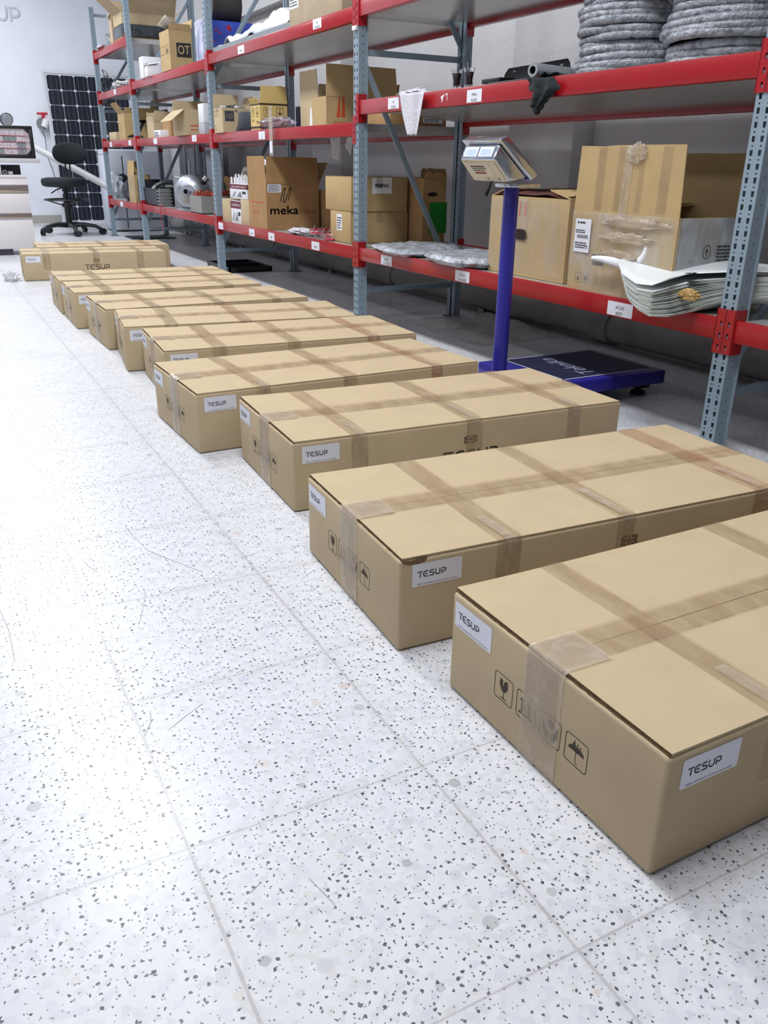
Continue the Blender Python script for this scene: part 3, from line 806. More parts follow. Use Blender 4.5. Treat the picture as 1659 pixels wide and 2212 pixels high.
def carton(label, loc, wx, wy, h, flaps=None, m=KRAFT, rz=0.0, group=None, closed=None, name='carton', cat='cardboard box', inner=None, notch=0.004, seed=1, tape=None, dent=0.0):
    t = thing(name, label, cat, loc, rz, group)
    closed = (flaps is None) if closed is None else closed
    rnd = random.Random(seed)
    if closed:
        mb = MB()
        b = mb.box((0, 0, 0.001), (wx, wy, h - .004)).build('body', m, t, bevel=0.005)
        f1 = MB().box((.003, .003, h - .004), (wx / 2 - .001, wy - .003, h)).build('lid_flap', m, t)
        f2 = MB().box((wx / 2 + .001, .003, h - .004), (wx - .003, wy - .003, h)).build('lid_flap', m, t)
        tape_strip(t, [(wx / 2, -.001, h - min(.07, h * .4)), (wx / 2, -.001, h - .002), (wx / 2, .002, h + .001), (wx / 2, wy - .002, h + .001), (wx / 2, wy + .001, h - .002), (wx / 2, wy + .001, h - min(.07, h * .4))], min(.05, wx * .3), (1, 0, 0), TAPE, seed=seed)
    else:
        th = .005; mb = MB()
        mb.box((0, 0, 0.001), (wx, wy, .006)); mb.box((0, 0, .006), (th, wy, h)); mb.box((wx - th, 0, .006), (wx, wy, h)); mb.box((th, 0, .006), (wx - th, th, h)); mb.box((th, wy - th, .006), (wx - th, wy, h))
        mb.build('body', m, t)
        for k, (ln, an) in (flaps or {}).items():
            hh = h
            if k == 'f': flap(t, (0, 0, hh), (0, 1, 0), (-1, 0, 0), ln, wy, an, m, notch, seed)
            if k == 'b': flap(t, (wx, 0, hh), (0, 1, 0), (1, 0, 0), ln, wy, an, m, notch, seed + 1)
            if k == 'n': flap(t, (0, 0, hh), (1, 0, 0), (0, -1, 0), ln, wx, an, m, notch, seed + 2)
            if k == 'r': flap(t, (0, wy, hh), (1, 0, 0), (0, 1, 0), ln, wx, an, m, notch, seed + 3)
    return t
def Ffront(wy): return ((0, wy, 0), (0, -1, 0), (0, 0, 1))
FN = ((0, 0, 0), (1, 0, 0), (0, 0, 1))
def blob(name, m, parent, c, r, seed=0, amp=0.3, n=18, freq=3.0, flat=1.0, power=1.0):
    """crumpled lump"""
    c = Vector(c); off = Vector((seed * 7.3, seed * 3.1, seed))
    def fn(a, b):
        th, ph = 2 * PI * a, PI * b
        d = Vector((math.sin(ph) * math.cos(th), math.sin(ph) * math.sin(th), math.cos(ph)))
        k = 1 + amp * noise.noise(d * freq + off) + amp * .5 * noise.noise(d * freq * 2.7 + off)
        return c + Vector((d.x * r[0] * k, d.y * r[1] * k, max(-1 * r[2], d.z * r[2] * k)))
    mb = MB(); mb.grid(fn, n * 2, n)
    return mb.build(name, m, parent, smooth=True)
def sheet(name, m, parent, fn, nu=24, nv=16, solid=0.0012, smooth=True):
    return MB().grid(fn, nu, nv).build(name, m, parent, smooth=smooth, solid=solid, angle=60)
def cloth_noise(a, b, s, amp, f=4): return amp * noise.noise(Vector((a * f, b * f, s))) + amp * .5 * noise.noise(Vector((a * f * 2.3, b * f * 2.3, s + 5)))

SA, SB, SCc, SDd = SURF['a'], SURF['b'], SURF['c'], SURF['d']

# ---------------- bay a, bottom shelf
P, _, wy, h = spot((1215, 614), SA[0], None, 1053, 432)
t = carton('worn carton with an oval hand hole wrapped in film, beside the blue scale pole', P, .50, wy, h, {'f': (.14, 176), 'n': (.16, 168), 'b': (.16, 12), 'r': (.10, 160)}, KRAFT_Y, notch=.02, seed=3)
hz = at_x(1126, 506, P.x); ly = P.y + wy - hz.y
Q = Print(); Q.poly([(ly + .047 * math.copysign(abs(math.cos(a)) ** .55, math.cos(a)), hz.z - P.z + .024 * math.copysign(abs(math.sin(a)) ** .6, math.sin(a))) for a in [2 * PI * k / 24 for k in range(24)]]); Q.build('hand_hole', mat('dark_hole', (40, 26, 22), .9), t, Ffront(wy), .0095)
tape_strip(t, [(-.002, wy - ly, hz.z - P.z + .02), (-.002, wy - ly, h - .003), (.03, wy - ly, h + .003)], .07, (0, 1, 0), TAPE_W)
for dy in (-.022, .022): tape_strip(t, [(-.0028, wy - ly + dy, h - .085), (-.0028, wy - ly + dy, h - .02)], .008, (0, 1, 0), mat('red_tape_edge', (206, 74, 70), .4), 'red_stripe')
def wrap_film(t, wx, wy, z0, z1, seed, m=FILM):
    def fn(a, b):
        s = a * (wx + wy); zz = z0 + (z1 - z0) * b
        o = .004 + .004 * abs(noise.noise(Vector((a * 9, b * 6, seed))))
        return Vector((-o, wy - s, zz)) if s < wy else Vector((s - wy, -o, zz))
    n = 40
    fnu = lambda a, b: fn(a, b)
    return MB().grid(fnu, n, 16).build('stretch_film', m, t, smooth=True)
wrap_film(t, .50, wy, .02, h - .01, 3)
# dark maroon board sheet set in the lid gap
MB().grid(lambda a, b: Vector((.01 + .45 * a, .01 + (wy - .02) * b, h + .012 + .02 * a + .012 * noise.noise(Vector((a * 4, b * 5, 2))))), 14, 14).build('inner_flap', cardboard('dark_maroon_board', (104, 66, 58), .3), t, solid=.004)

P, wx, wy, h = spot((1440, 664), SA[0], 1640, 1224, 472)
fh = _solve(P + Vector((0, 0, h)), Vector((0, 0, 1)), v=312)
bh = _solve(P + Vector((.50, 0, h)), Vector((0, 0, 1)), v=330)
t = carton('big film wrapped carton with one tall taped flap standing up at its front', P, .50, wy, h, {'f': (fh, 90), 'b': (bh, 90), 'r': (.2, 170)}, KRAFT_Y, closed=False, notch=.004, seed=5)
for yy, ww in ((.10, .05), (.225, .03), (.33, .06), (.45, .045)):
    tape_strip(t, [(-.002, yy, h + .01), (-.002, yy - .004, h + fh - .004)], ww, (0, 1, 0), TAPE, seed=int(yy * 100))
tape_strip(t, [(-.003, .30, h - .01), (-.003, .29, h + fh)], .045, (0, 1, 0), TAPE_W)
blob('crumpled_tape', TAPE_W, t, (-.006, .25, h + fh - .03), (.012, .045, .035), 4, .5)
wrap_film(t, .50, wy, .0, h, 8, film('thick_stretch_film', (214, 210, 204), .22, .1, 10, 1.0, (1, 1, .4), .1))
grey = film('cloudy_wrap', (186, 190, 196), .72, .2, 14, .7, (1, 1, .4), .6)
MB().grid(lambda a, b: Vector((.01 + .48 * a, -.008 - .006 * noise.noise(Vector((a * 8, b * 8, 1))), .09 + (h - .09) * b)), 20, 12).build('cloudy_wrap', grey, t, smooth=True)
for k, (zz, dz) in enumerate(((h - .03, .03), (h * .72, .09), (h * .5, -.06))):
    blob('film_fold', TAPE_W, t, (-.008, .22 + .04 * k, zz), (.012, .17 - .03 * k, .02), k + 2, .5, 12)
s = sticker(t, Ffront(wy), .028, h - .165, .098, .135, off=.008)
lf = Ffront(wy)
scribble(s, lf, .036, h - .150, .075, .028, 3, .0092, seed=4)
scribble(s, lf, .036, h - .088, .06, .016, 2, .0092, seed=6)
Q = Print()
for k in range(17): Q.rect(.046 + k * .004, h - .108, .0475 + k * .004 + (.001 if k % 3 == 0 else 0), h - .094)
Q.poly([(.040, h - .045), (.046, h - .039), (.052, h - .045), (.046, h - .051)]); Q.rect(.056, h - .048, .09, h - .042)
Q.text('CE', .100, h - .148, .010, .018); Q.build('label_print', INK, s, lf, .0092)
Q = Print(); Q.rrect(.05, .035, .085, .075, .003, .0012); Q.rrect(.10, .035, .135, .075, .003, .0012); Q.circle(.1175, .055, .012, 12); Q.poly([(.06, .045), (.075, .045), (.0675, .065)]); Q.build('handling_marks', INK_SOFT, t, lf, .0006)
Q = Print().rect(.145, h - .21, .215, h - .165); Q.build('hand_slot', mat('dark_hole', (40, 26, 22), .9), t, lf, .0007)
Q = Print(); cc = [(.155 + .02 * math.cos(a), h * .62 + .024 * math.sin(a)) for a in [2 * PI * k / 20 for k in range(21)]]; Q.stroke(cc, .003); Q.poly([(.147, h * .62), (.163, h * .62), (.155, h * .62 + .014)]); Q.rect(.153, h * .62 - .012, .157, h * .62 + .002); Q.build('sticker_symbol', INK, t, FN, .016)
scribble(t, FN, .21, h * .42, .09, .09, 7, .016, seed=9)

# fan of white curved sheets at the right of that shelf
SHEET_W = mat('white_plastic_sheet', (228, 232, 232), .3, spec=.5)
SHEET_G = mat('pale_green_white_sheet', (206, 212, 206), .45)
tp = [(1335, 563, -.05), (1346, 592, -.13), (1375, 613, -.18), (1410, 617, -.18), (1442, 605, -.13), (1480, 592, -.02), (1530, 590, .05), (1582, 588, .085), (1700, 588, .10)]
bt = [(1354, 632, -.06), (1360, 652, -.13), (1378, 669, -.17), (1402, 683, -.18), (1440, 684, -.14), (1480, 674, -.06), (1528, 658, .03), (1575, 646, .085), (1690, 640, .10)]
T = [at_x(*q) for q in tp]; B = [at_x(*q) for q in bt]
zb = SA[0] + .004
NS = 22
for k in range(NS):
    f = k / (NS - 1); jit = random.uniform(-.006, .006)
    front = []
    for i, (a, b_) in enumerate(zip(B, T)):
        q = a.lerp(b_, 1.0 if k == NS - 1 else .84 * f); q = q.copy(); q.y += jit; q.x += random.uniform(-.001, .001)
        front.append(q)
    zback = zb + .012 + .0055 * k
    o0 = front[0]
    mb = MB(); n = len(front); m_ = 8; vs = []
    base = Vector((0.2, .25, zb))
    for j in range(m_ + 1):
        g = j / m_
        for i, q in enumerate(front):
            bk = Vector((.12 + .22 * (1 if i > 1 else .6), q.y * .96 + .05 + (.10 if i == 0 else 0), zback))
            w_ = g
            p = q.lerp(bk, w_)
            p.z = q.z * (1 - g) ** 1.5 + zback * (1 - (1 - g) ** 1.5)
            if k == NS - 1: p.z = q.z + (max(zback, T[-1].z - .01) - q.z) * (1 - (1 - g) ** 1.5)
            vs.append(p - base)
    fs = [(j * n + i, j * n + i + 1, (j + 1) * n + i + 1, (j + 1) * n + i) for j in range(m_) for i in range(n - 1)]
    o = mb.add(vs, fs).build('curved_sheet', SHEET_W if k >= NS - 2 else SHEET_G, None, smooth=True, solid=.0022)
    o.location = base
    if k == NS - 1: tag(o, 'bright white curved plastic sheet lying topmost on the sheet stack by the post', 'plastic sheet', 'curved sheets stacked on the bottom shelf')
    else: tag(o, 'off white curved plastic sheet within the stack beneath the topmost white one', 'plastic sheet', 'curved sheets stacked on the bottom shelf')
q = at_x(1545, 640, -.10)
c_ = thing('masking_tape_scrap', 'crumpled yellowish tape scrap stuck on the edges of the stacked white sheets', 'tape', at_x(1488, 637, -.075))
blob('scrap', film('yellow_masking_tape', (196, 160, 96), .8, .35, 20, .6, (1, 1, 1), .8), c_, (0, 0, 0), (.012, .045, .020), 3, .5)
# white glove-like cloth
g1 = thing('white_cloth', 'white cloth with two fingers sticking out behind the white sheets', 'cloth', at_x(1330, 570, -.02))
P1 = g1.location
def rel(u, v, x): return at_x(u, v, x) - P1
MB().tube([rel(1275, 557, -.03), rel(1300, 559, -.04), rel(1325, 565, -.03), rel(1352, 576, .0)], lambda i: (.010, .014, .018, .022)[i], 12).build('finger', mat('white_fabric', (232, 232, 238), .85, bump=.4, bscale=30), g1, smooth=True, sub=1)
MB().tube([rel(1398, 528, .02), rel(1397, 540, .02), rel(1392, 555, .02), rel(1380, 568, .02)], lambda i: (.008, .012, .014, .02)[i], 12).build('finger', MATS['white_fabric'], g1, smooth=True, sub=1)
blob('palm', MATS['white_fabric'], g1, rel(1362, 571, .02), (.035, .05, .014), 8, .35)

# bubble wrapped flat panels
def slab(label, name, pts, z, th, m, seed, cat, group=None, bumpy=.006):
    c = sum((Vector((p[0], p[1], 0)) for p in pts), Vector()) / len(pts)
    t = thing(name, label, cat, (c.x, c.y, z), 0, group)
    def edge(a):
        n = len(pts); s = a * n; i = int(s) % n; f = s - int(s)
        p, q_ = Vector((*pts[i], 0)), Vector((*pts[(i + 1) % n], 0))
        return p.lerp(q_, f)
    def fn(a, b):
        e = edge(a % 1.0) - c
        r = min(1, (b if b < .5 else 1 - b) * 2.6); up = b > .5
        k = r ** .5 * 1.0
        prof = 1 - max(0, (r - .75)) * .0
        zz = th * (.5 + (.5 if up else -.5) * (1 - (max(0, k - .8) / .2) ** 2 if k > .8 else 1))
        p = e * (k * (1 + .02 * noise.noise(Vector((e.x * 12, e.y * 12, seed))))) + Vector((0, 0, zz))
        if up: p.z += bumpy * noise.noise(Vector((p.x * 22, p.y * 22, seed))) + bumpy * .6 * noise.noise(Vector((p.x * 60, p.y * 60, seed)))
        p.z = max(p.z, 0.0005)
        return p
    MB().grid(fn, 72, 26).build('wrapping', m, t, smooth=True, angle=70)
    return t
slab('flat silver bubble wrapped part lying next to the shared post, farther of the two', 'bubble_wrapped_part', [(.03, 2.80), (-.05, 2.50), (-.055, 2.25), (.10, 2.20), (.45, 2.42), (.60, 2.66), (.35, 2.86)], SA[0], .040, BUBBLE, 2, 'wrapped part', 'bubble wrapped parts')
slab('flat silver bubble wrapped part against the carton with the hand hole, nearer of the two', 'bubble_wrapped_part', [(.0, 2.10), (-.055, 1.90), (-.055, 1.70), (.06, 1.57), (.38, 1.60), (.52, 1.95), (.35, 2.17)], SA[0], .055, BUBBLE, 6, 'wrapped part', 'bubble wrapped parts')

# ---------------- bay a, middle shelf
z = SA[1]
def coil(label, u, v, x, R, turns, tr, seed, lean=0.0):
    c = at_x(u, v, x); t = thing('wrapped_hose_stack', label, 'hose coil', (x, c.y, z), 0, 'wrapped hose coils on the middle shelf')
    rnd = random.Random(seed)
    for k in range(turns):
        zc = tr * .85 + k * tr * 1.52
        r = R * (1 + .05 * math.sin(k * .9 + seed)) + rnd.uniform(-.008, .008)
        n = 60; ph = rnd.uniform(0, 6)
        pts = [((r + .007 * math.sin(3 * a + ph)) * math.cos(a) + lean * k * .004, (r + .007 * math.cos(2 * a + ph)) * math.sin(a), zc + tr * .25 * math.sin(a + ph)) for a in [2 * PI * i / n for i in range(n)]]
        rr = [tr * (1 + .22 * noise.noise(Vector((i * .8, k * 3, seed)))) for i in range(n)]
        MB().tube(pts, lambda i: rr[i], 10, closed=True).build('coil_turn', HOSE, t, smooth=True, angle=80)
    return t
HOSE = mat('plastic_wrapped_grey_hose', (158, 161, 168), .24, var=.55, vscale=34, bump=1.0, bscale=90, spec=.7, coat=.4, dirt=(92, 96, 104))
coil('tall stack of grey hose coils in clear film beside the metal tube', 1372, 120, .31, .226, 19, .0165, 1, .15)
coil('tall stack of grey hose coils in clear film, right one at the post', 1590, 90, .32, .238, 19, .0165, 4, -.1)
# tulip tea glasses
for k, (u, v, x, lab) in enumerate(((986, 186, .05, 'tulip glass of dark tea on the middle shelf edge, left one'), (1012, 184, .06, 'tulip glass of dark tea with a spoon in it, right one'))):
    c = at_x(u, v, x); t = thing('tea_glass', lab, 'glass', (x, c.y, z), 0, 'tea glasses')
    MB().lathe([(0, 0), (.022, 0), (.025, .004), (.021, .02), (.019, .04), (.024, .07), (.030, .095), (.0285, .095), (.022, .07), (.0175, .04), (.019, .02), (.0, .010)], 28).build('glass', GLASS, t, smooth=True)
    MB().lathe([(0, .0105), (.0186, .0205), (.0170, .04), (.0215, .068), (.0228, .076), (0, .076)], 28).build('tea', TEA, t, smooth=True)
    if k: MB().tube([(.01, 0, .012), (-.02, -.01, .12)], .0015, 8).build('spoon', STAINLESS, t)
# dark sheet behind glasses
o = MB().box((0, 0, 0), (.34, .40, .006)).build('black_sheet', BLACK, None, bevel=.002); c = at_x(990, 168, .12); o.location = (.16, 1.98, z); o.rotation_euler = (0, 0, .1)
tag(o, 'flat black sheet lying behind the two tea glasses', 'sheet')
# black brackets
t = thing('black_bracket_stack', 'stacked black metal brackets with slotted plates leaning on top, behind the metal tube', 'metal bracket', (.20, 1.38, z))
MB().box((0, 0, 0), (.28, .52, .022)).build('lower_plate', BLACK, t, bevel=.004)
MB().box((.01, .03, .022), (.27, .50, .040)).build('middle_plate', BLACK, t, bevel=.004)
M = Matrix.Translation((.12, .0, .040)) @ Matrix.Rotation(.25, 4, 'Y')
mb = MB(); pl = [(.0, 0), (.52, 0), (.52, .05), (.50, .075), (.04, .082), (.02, .065), (0, .03)]
mb.add([(0, a, b_) for a, b_ in pl] + [(.006, a, b_) for a, b_ in pl], [tuple(range(7)), tuple(range(13, 6, -1))] + [(k, (k + 1) % 7, 7 + (k + 1) % 7, 7 + k) for k in range(7)], M)
mb.build('slotted_plate', BLACK, t, bevel=.001)
for yy in (.07, .44):
    MB().box((-.0012, yy - .010, .052), (0, yy + .010, .060), M).build('slot', mat('light_slot', (180, 184, 190), .5), t)
MB().box((.03, .42, .040), (.26, .58, .062)).build('end_block', BLACK, t, bevel=.004)
# metal tube
a = at_x(1151, 143, -.04); b_ = at_x(1268, 150, .34); a.z = z + .033; b_.z = z + .033
t = thing('metal_tube', 'short shiny metal tube with its open end poking over the shelf edge', 'tube', (a.x, a.y, z))
d = (b_ - a); d.z = 0
R_ = .029; TUBE = mat('satin_aluminium_tube', (176, 178, 182), .38, metal=.6); M = Matrix.Translation((0, 0, R_ + .002)) @ d.to_track_quat('Z', 'Y').to_matrix().to_4x4()
MB().lathe([(.016, 0), (R_ - .003, 0), (R_, .004), (R_, d.length), (.016, d.length), (.016, 0)], 30, M, cap=False).build('tube', TUBE, t, smooth=True)
MB().lathe([(.0155, .001), (.015, .03), (0, .03)], 20, M, cap=False).build('bore', BLACK, t, smooth=True)
# black rag hanging over the beam
t = thing('black_rag', 'black crumpled rag hanging over the red beam under the metal tube', 'cloth', (-.012, at_x(1172, 180, 0).y, z))
yc = t.location.y
def rag(a, b):
    v = 168 + (246 - 168) * b; mid = 1172 + 6 * math.sin(b * 5); hw = (30, 34, 22, 17, 13, 4)[min(5, int(b * 5.99))] * (1 if b < .99 else .4)
    p = at_x(mid + (a - .5) * 2 * hw, v + 4 * noise.noise(Vector((a * 5, b * 5, 0))), -.02)
    return Vector((-.016 + .012 * math.sin(a * 13 + b * 5) - .006, p.y - yc, p.z - z))
sheet('hanging_cloth', mat('black_cloth', (38, 46, 50), .85, var=.3, bump=.5, bscale=40), t, rag, 22, 18, .002)
sheet('top_cloth', MATS['black_cloth'], t, lambda a, b: Vector((-.02 + .10 * b, .065 - .13 * a, .006 + .014 * abs(math.sin(a * 9 + b * 4)))), 18, 10, .002)
# white cloth strip over the beam
t = thing('white_cloth_strip', 'thin white cloth strip draped over the red beam near the post', 'cloth', (-.012, at_x(890, 200, 0).y, z))
yc = t.location.y
def strip(a, b):
    u0 = 866 + 18 * b ** 1.5 ; u1 = 921 - 16 * b
    p = at_x(u0 + (u1 - u0) * a, 203 + (90 + 6 * noise.noise(Vector((a * 9, 3, 0)))) * b - 6 * a * (1 - b), -.02)
    return Vector((-.014 - .006 * math.sin(a * 14) - .004 * b, p.y - yc, p.z - z))
WC = mat('thin_white_cloth', (206, 204, 212), .8, var=.1, vscale=20, bump=.5, bscale=60)
sheet('hanging_part', WC, t, strip, 20, 16, .0012)
def lay(a, b):
    p = at_z(835 + 75 * a, 205 - 34 * b + 8 * a * b, z + .02)
    return Vector((max(-.012, -.012 + .20 * b), (p.y - yc) if False else (.14 - .22 * a + .10 * b), .008 + .05 * b * (1 - a) + .012 * noise.noise(Vector((a * 6, b * 6, 2)))))
sheet('crumpled_part', WC, t, lay, 20, 14, .0012)

# ---------------- bay b, bottom shelf
z = SB[0]
P, wx, wy, h = spot((757, 527), z, 880, 714, 458)
t = carton('lower of two yellowish cartons stacked at the shared post, white shipping note on it', P, wx, wy, h, None, KRAFT_Y, seed=12)
s = sticker(t, Ffront(wy), wy * .33, h * .38, .085, .105, off=.001); scribble(s, Ffront(wy), wy * .33 + .008, h * .42, .068, .08, 5, .0014, seed=3)
zt = P.z + h
P2, wx2, wy2, h2 = spot((757, 456), zt, 878, 702, 382, x=P.x)
P2.z = zt; P2.y = P.y - .01
t = carton('upper of two stacked yellowish cartons, rounded and bulging, paper sheet reading WINMAG', P2, wx2, wy2, h2, None, KRAFT_Y, seed=13)
cN = at_y(825, 401, P2.y); sx, sz = cN.x - P2.x, cN.z - P2.z
s = sticker(t, FN, sx - .075, sz - .05, .15, .10, off=.001, m=PAPER)
Q = Print().text('WINMAG', sx - .055, sz - .012, .024, .11).text('WINMAG', sx - .0535, sz - .012, .024, .11); Q.build('written_name', INK, s, FN, .0016)
Pn = at_y(872, 520, 3.03); Pr = at_y(985, 400, 3.03); Pt = at_y(930, 385, 3.03)
x0 = P.x + wx + .012
t = carton('worn carton with a bright green panel and torn top behind the brace', (x0, 3.03, z), .72 - x0 if Pr.x > .72 else Pr.x - x0, .34, Pt.z - z, {'n': (.03, 92), 'b': (.06, 95)}, KRAFT_D, closed=False, notch=.03, seed=15)
q0 = at_y(928, 437, 3.03); q1 = at_y(963, 503, 3.03)
Q = Print().rect(q0.x - x0, q1.z - z, q1.x - x0, q0.z - z); Q.build('green_panel', mat('green_print', (22, 122, 34), .5), t, FN, .0008)
q2 = at_y(925, 420, 3.03)
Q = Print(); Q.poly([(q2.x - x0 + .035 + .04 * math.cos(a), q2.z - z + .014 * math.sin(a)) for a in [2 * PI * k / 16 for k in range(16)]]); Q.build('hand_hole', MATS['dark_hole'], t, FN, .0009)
# red and white packs
t = thing('white_bag', 'white plastic bag lying on the shelf edge in front of the meka carton', 'bag', at_x(640, 505, .04)); t.location.z = z
blob('bag', mat('white_film_bag', (214, 212, 220), .35, bump=.5, bscale=25), t, (.06, 0, .022), (.09, .19, .024), 5, .4)
for k in range(4):
    o = thing('red_strip_pack', ('glossy red strip pack lying behind the white bag', 'glossy red strip pack lying against the stacked yellow cartons', 'glossy red strip pack slipped under the wire shreds', 'topmost glossy red strip pack beside the lower yellow carton')[k], 'packet', (.03 + .05 * (k % 2), 3.50 + .11 * k, z + .004 + .013 * k), .2 * (k - 1.5), 'red strip packs')
    MB().box((0, -.03, 0), (.22, .03, .010)).build('packet', mat('glossy_red_pack', (196, 36, 70), .25), o, bevel=.003)
    MB().box((.06, -.031, .0098), (.14, .031, .0106)).build('band', mat('maroon_pack_band', (120, 20, 48), .3), o)
w_ = MB(); rnd = random.Random(5)
for k in range(70):
    a = Vector((rnd.uniform(-.04, .1), rnd.uniform(-.24, .24), rnd.uniform(.004, .02)))
    d = Vector((rnd.uniform(-.9, .5), rnd.uniform(-1, 1), rnd.uniform(.05, 1.0))).normalized() * rnd.uniform(.04, .10)
    m_ = a + d * .5 + Vector((0, 0, .015))
    w_.tube([a, m_, a + d], .0007, 4)
o = w_.build('wire_shreds', STAINLESS, None); o.location = (.0, 3.62, z)
tag(o, 'bristling pile of shiny wire shreds over the red packs', 'wire', kind='stuff')
P, wx, wy, h = spot((578, 497), z, 690, 540, 397)
P.x = max(P.x, .0)
fh = _solve(P + Vector((0, 0, h)), Vector((0, 0, 1)), v=337)
t = carton('large open brown carton printed meka with three raised flaps and a white sticker', P, wx, wy, h, {'f': (fh, 88), 'n': (fh * .98, 92), 'b': (fh * .9, 62)}, KRAFT_D, closed=False, seed=17)
Q = Print(); cN = at_y(586, 447, P.y); sx, sz = cN.x - P.x, cN.z - P.z
Q.text('meka', sx - .01, sz - .055, .062, .24); Q.text('meka', sx - .0065, sz - .053, .062, .24); Q.text('meka', sx - .0085, sz - .058, .062, .24)
lx, lz = at_y(617, 420, P.y).x - P.x - .05, at_y(617, 427, P.y).z - P.z
Q.stroke([(lx, lz - .03), (lx + .035, lz + .07), (lx + .05, lz + .07), (lx + .025, lz - .03), (lx + .045, lz - .03), (lx + .085, lz + .07), (lx + .10, lz + .07), (lx + .07, lz - .02)], .008)
Q.build('brand_print', INK_SOFT, t, FN, .0008)
Q = Print(); Q.text('tronik', sx + .24, sz - .055, .05, .15); Q.build('faint_red_print', mat('faint_red_print', (140, 84, 62), .8), t, FN, .0008)
cN = at_y(577, 410, P.y); s = sticker(t, FN, .012, cN.z - P.z - .02, .115, .062, off=.001); scribble(s, FN, .02, cN.z - P.z - .014, .10, .05, 5, .0016, seed=8)
Q = Print(); Q.rect(.05, h * .58, wy - .06, h * .60)
for k in range(3): Q.stroke([(.10 + .06 * k, h * .34), (.10 + .06 * k, h * .52)], .006); Q.rect(.09 + .06 * k, h * .34, .11 + .06 * k, h * .37)
Q.build('red_marks', INK_RED, t, Ffront(wy), .0008)
blob('foam_lining', mat('white_foam', (226, 226, 232), .6, bump=.3), t, (.06, wy * .5, h + fh * .62), (.035, wy * .36, .05), 9, .4)
blob('bag_lining', FILM, t, (-.01, wy + .02, h + fh * .3), (.03, .05, .05), 3, .6)
o = carton('closed brown carton standing right of the open meka carton, partly hidden', (min(.5, P.x + wx + .02), P.y - .25, z), .22, .30, .30, None, KRAFT_D, seed=19)
# toner boxes
def small_box(label, loc, wx, wy, h, m, name='small_box', group=None, band=None):
    t = thing(name, label, 'box', loc, 0, group)
    MB().box((0, 0, 0.0005), (wx, wy, h)).build('body', m, t, bevel=.002)
    return t
WB = mat('white_carton', (224, 224, 228), .45)
P, _, _, _ = spot((497, 479), z, x=.02)
x0 = .03
ys = [at_x(u, 480, x0).y for u in (541, 521, 499, 482)]
h1 = _solve(Vector((x0, ys[0], z)), Vector((0, 0, 1)), v=433)
small_box('small upright kraft box left of the lower maroon and white box', (x0, ys[2] + .005, z), .12, ys[3] - ys[2] - .01, h1 * .95, KRAFT)
small_box('small upright kraft box right of the lower maroon and white box, touching the meka carton', (x0, ys[0] + .02, z), .12, ys[1] - ys[0] - .03, h1, KRAFT)
def toner(label, x, ya, yb, z0, h):
    t = small_box(label, (x, ya, z0), .14, yb - ya, h, WB, 'white_maroon_box', 'maroon banded white boxes')
    wy = yb - ya
    for F, w in ((Ffront(wy), wy), (FN, .14)):
        Print().rect(0, h * .66, w, h * .98).build('band', INK_MAROON, t, F, .0006)
        Q = Print().poly([(w * .15, h * .12), (w * .32, h * .5), (w * .38, h * .5), (w * .25, h * .12)]).poly([(w * .4, h * .12), (w * .62, h * .55), (w * .70, h * .12)]); Q.build('picture', mat('grey_print', (120, 122, 130), .6), t, F, .0006)
        Q = Print().text('ALORTAC', w * .1, h * .76, h * .10, w * .8); Q.build('print', PAPER, t, F, .001)
        Q = Print().rect(w * .72, h * .35, w * .92, h * .52); Q.build('dark_patch', INK, t, F, .0008)
    return t
toner('maroon banded white box at the bottom between two kraft boxes', x0 + .005, ys[1] + .002, ys[2] - .003, z, h1 * .92)
zt = z + h1 + .002
ya, yb = ys[0] + .06, ys[2] - .0
h2 = _solve(Vector((x0, ya, zt)), Vector((0, 0, 1)), v=399)
toner('maroon banded white box resting on top of the kraft boxes', x0 + .005, ya, yb, zt, h2)
k = 0
for i in range(3):
    for j in range(6):
        hh = .05 + .012 * ((i * 5 + j * 3) % 3)
        o = MB().lathe([(0, 0), (.009, 0), (.009, hh), (.006, hh + .002), (0, hh + .002)], 10).build('white_tube', mat('white_tube_carton', (230, 230, 234), .4), None, smooth=True)
        o.location = (x0 + .02 + .04 * i, ya + .02 + (yb - ya - .04) * j / 5, zt + h2 + .001)
        tag(o, 'small white tube standing upright on the upper maroon banded box', 'tube', 'white tubes standing on the maroon box')

# ---------------- bay b, middle shelf
z = SB[1]
P, wx, wy, h = spot((703, 270), z, 875, None, 207)
P.y = 3.74; P.x = .10
P.x = max(.06, at_y(705, 270, 3.74).x)
wx = min(_solve(P, Vector((1, 0, 0)), u=872), .73 - P.x + .0)
h = _solve(P, Vector((0, 0, 1)), v=207)
fh = _solve(P + Vector((0, 0, h)), Vector((0, 0, 1)), v=136)
t = carton('yellow kraft carton with a raised lid flap and an orange sail logo', P, wx, .24, h, {'n': (fh, 96), 'b': (.1, 80)}, KRAFT_Y, closed=False, seed=21)
cN = at_y(736, 240, P.y); sx, sz = cN.x - P.x, cN.z - P.z
Q = Print().poly([(sx - .035, sz - .04), (sx - .004, sz - .04), (sx - .004, sz + .09), (sx - .012, sz + .09)]).poly([(sx + .004, sz - .04), (sx + .034, sz - .04), (sx + .030, sz + .09), (sx + .014, sz + .09)])
Q.text('merzel', sx - .055, sz - .085, .030, .11); Q.rect(sx - .09, sz - .13, sx + .09, sz - .124); Q.build('logo_print', INK_RED, t, FN, .0008)
P, wx, wy, h = spot((688, 273), z, None, 650, 217)
P.y = 4.02; P.x = at_y(688, 273, 4.02).x
wy = _solve(P, Vector((0, 1, 0)), u=650); h = _solve(P, Vector((0, 0, 1)), v=214)
fh = _solve(P + Vector((0, 0, h)), Vector((0, 0, 1)), v=148)
t = carton('plain kraft carton with tall raised flap and white tear strip left of the sail logo', P, .30, wy, h, {'f': (fh, 88), 'n': (.10, 100)}, KRAFT, closed=False, seed=22)
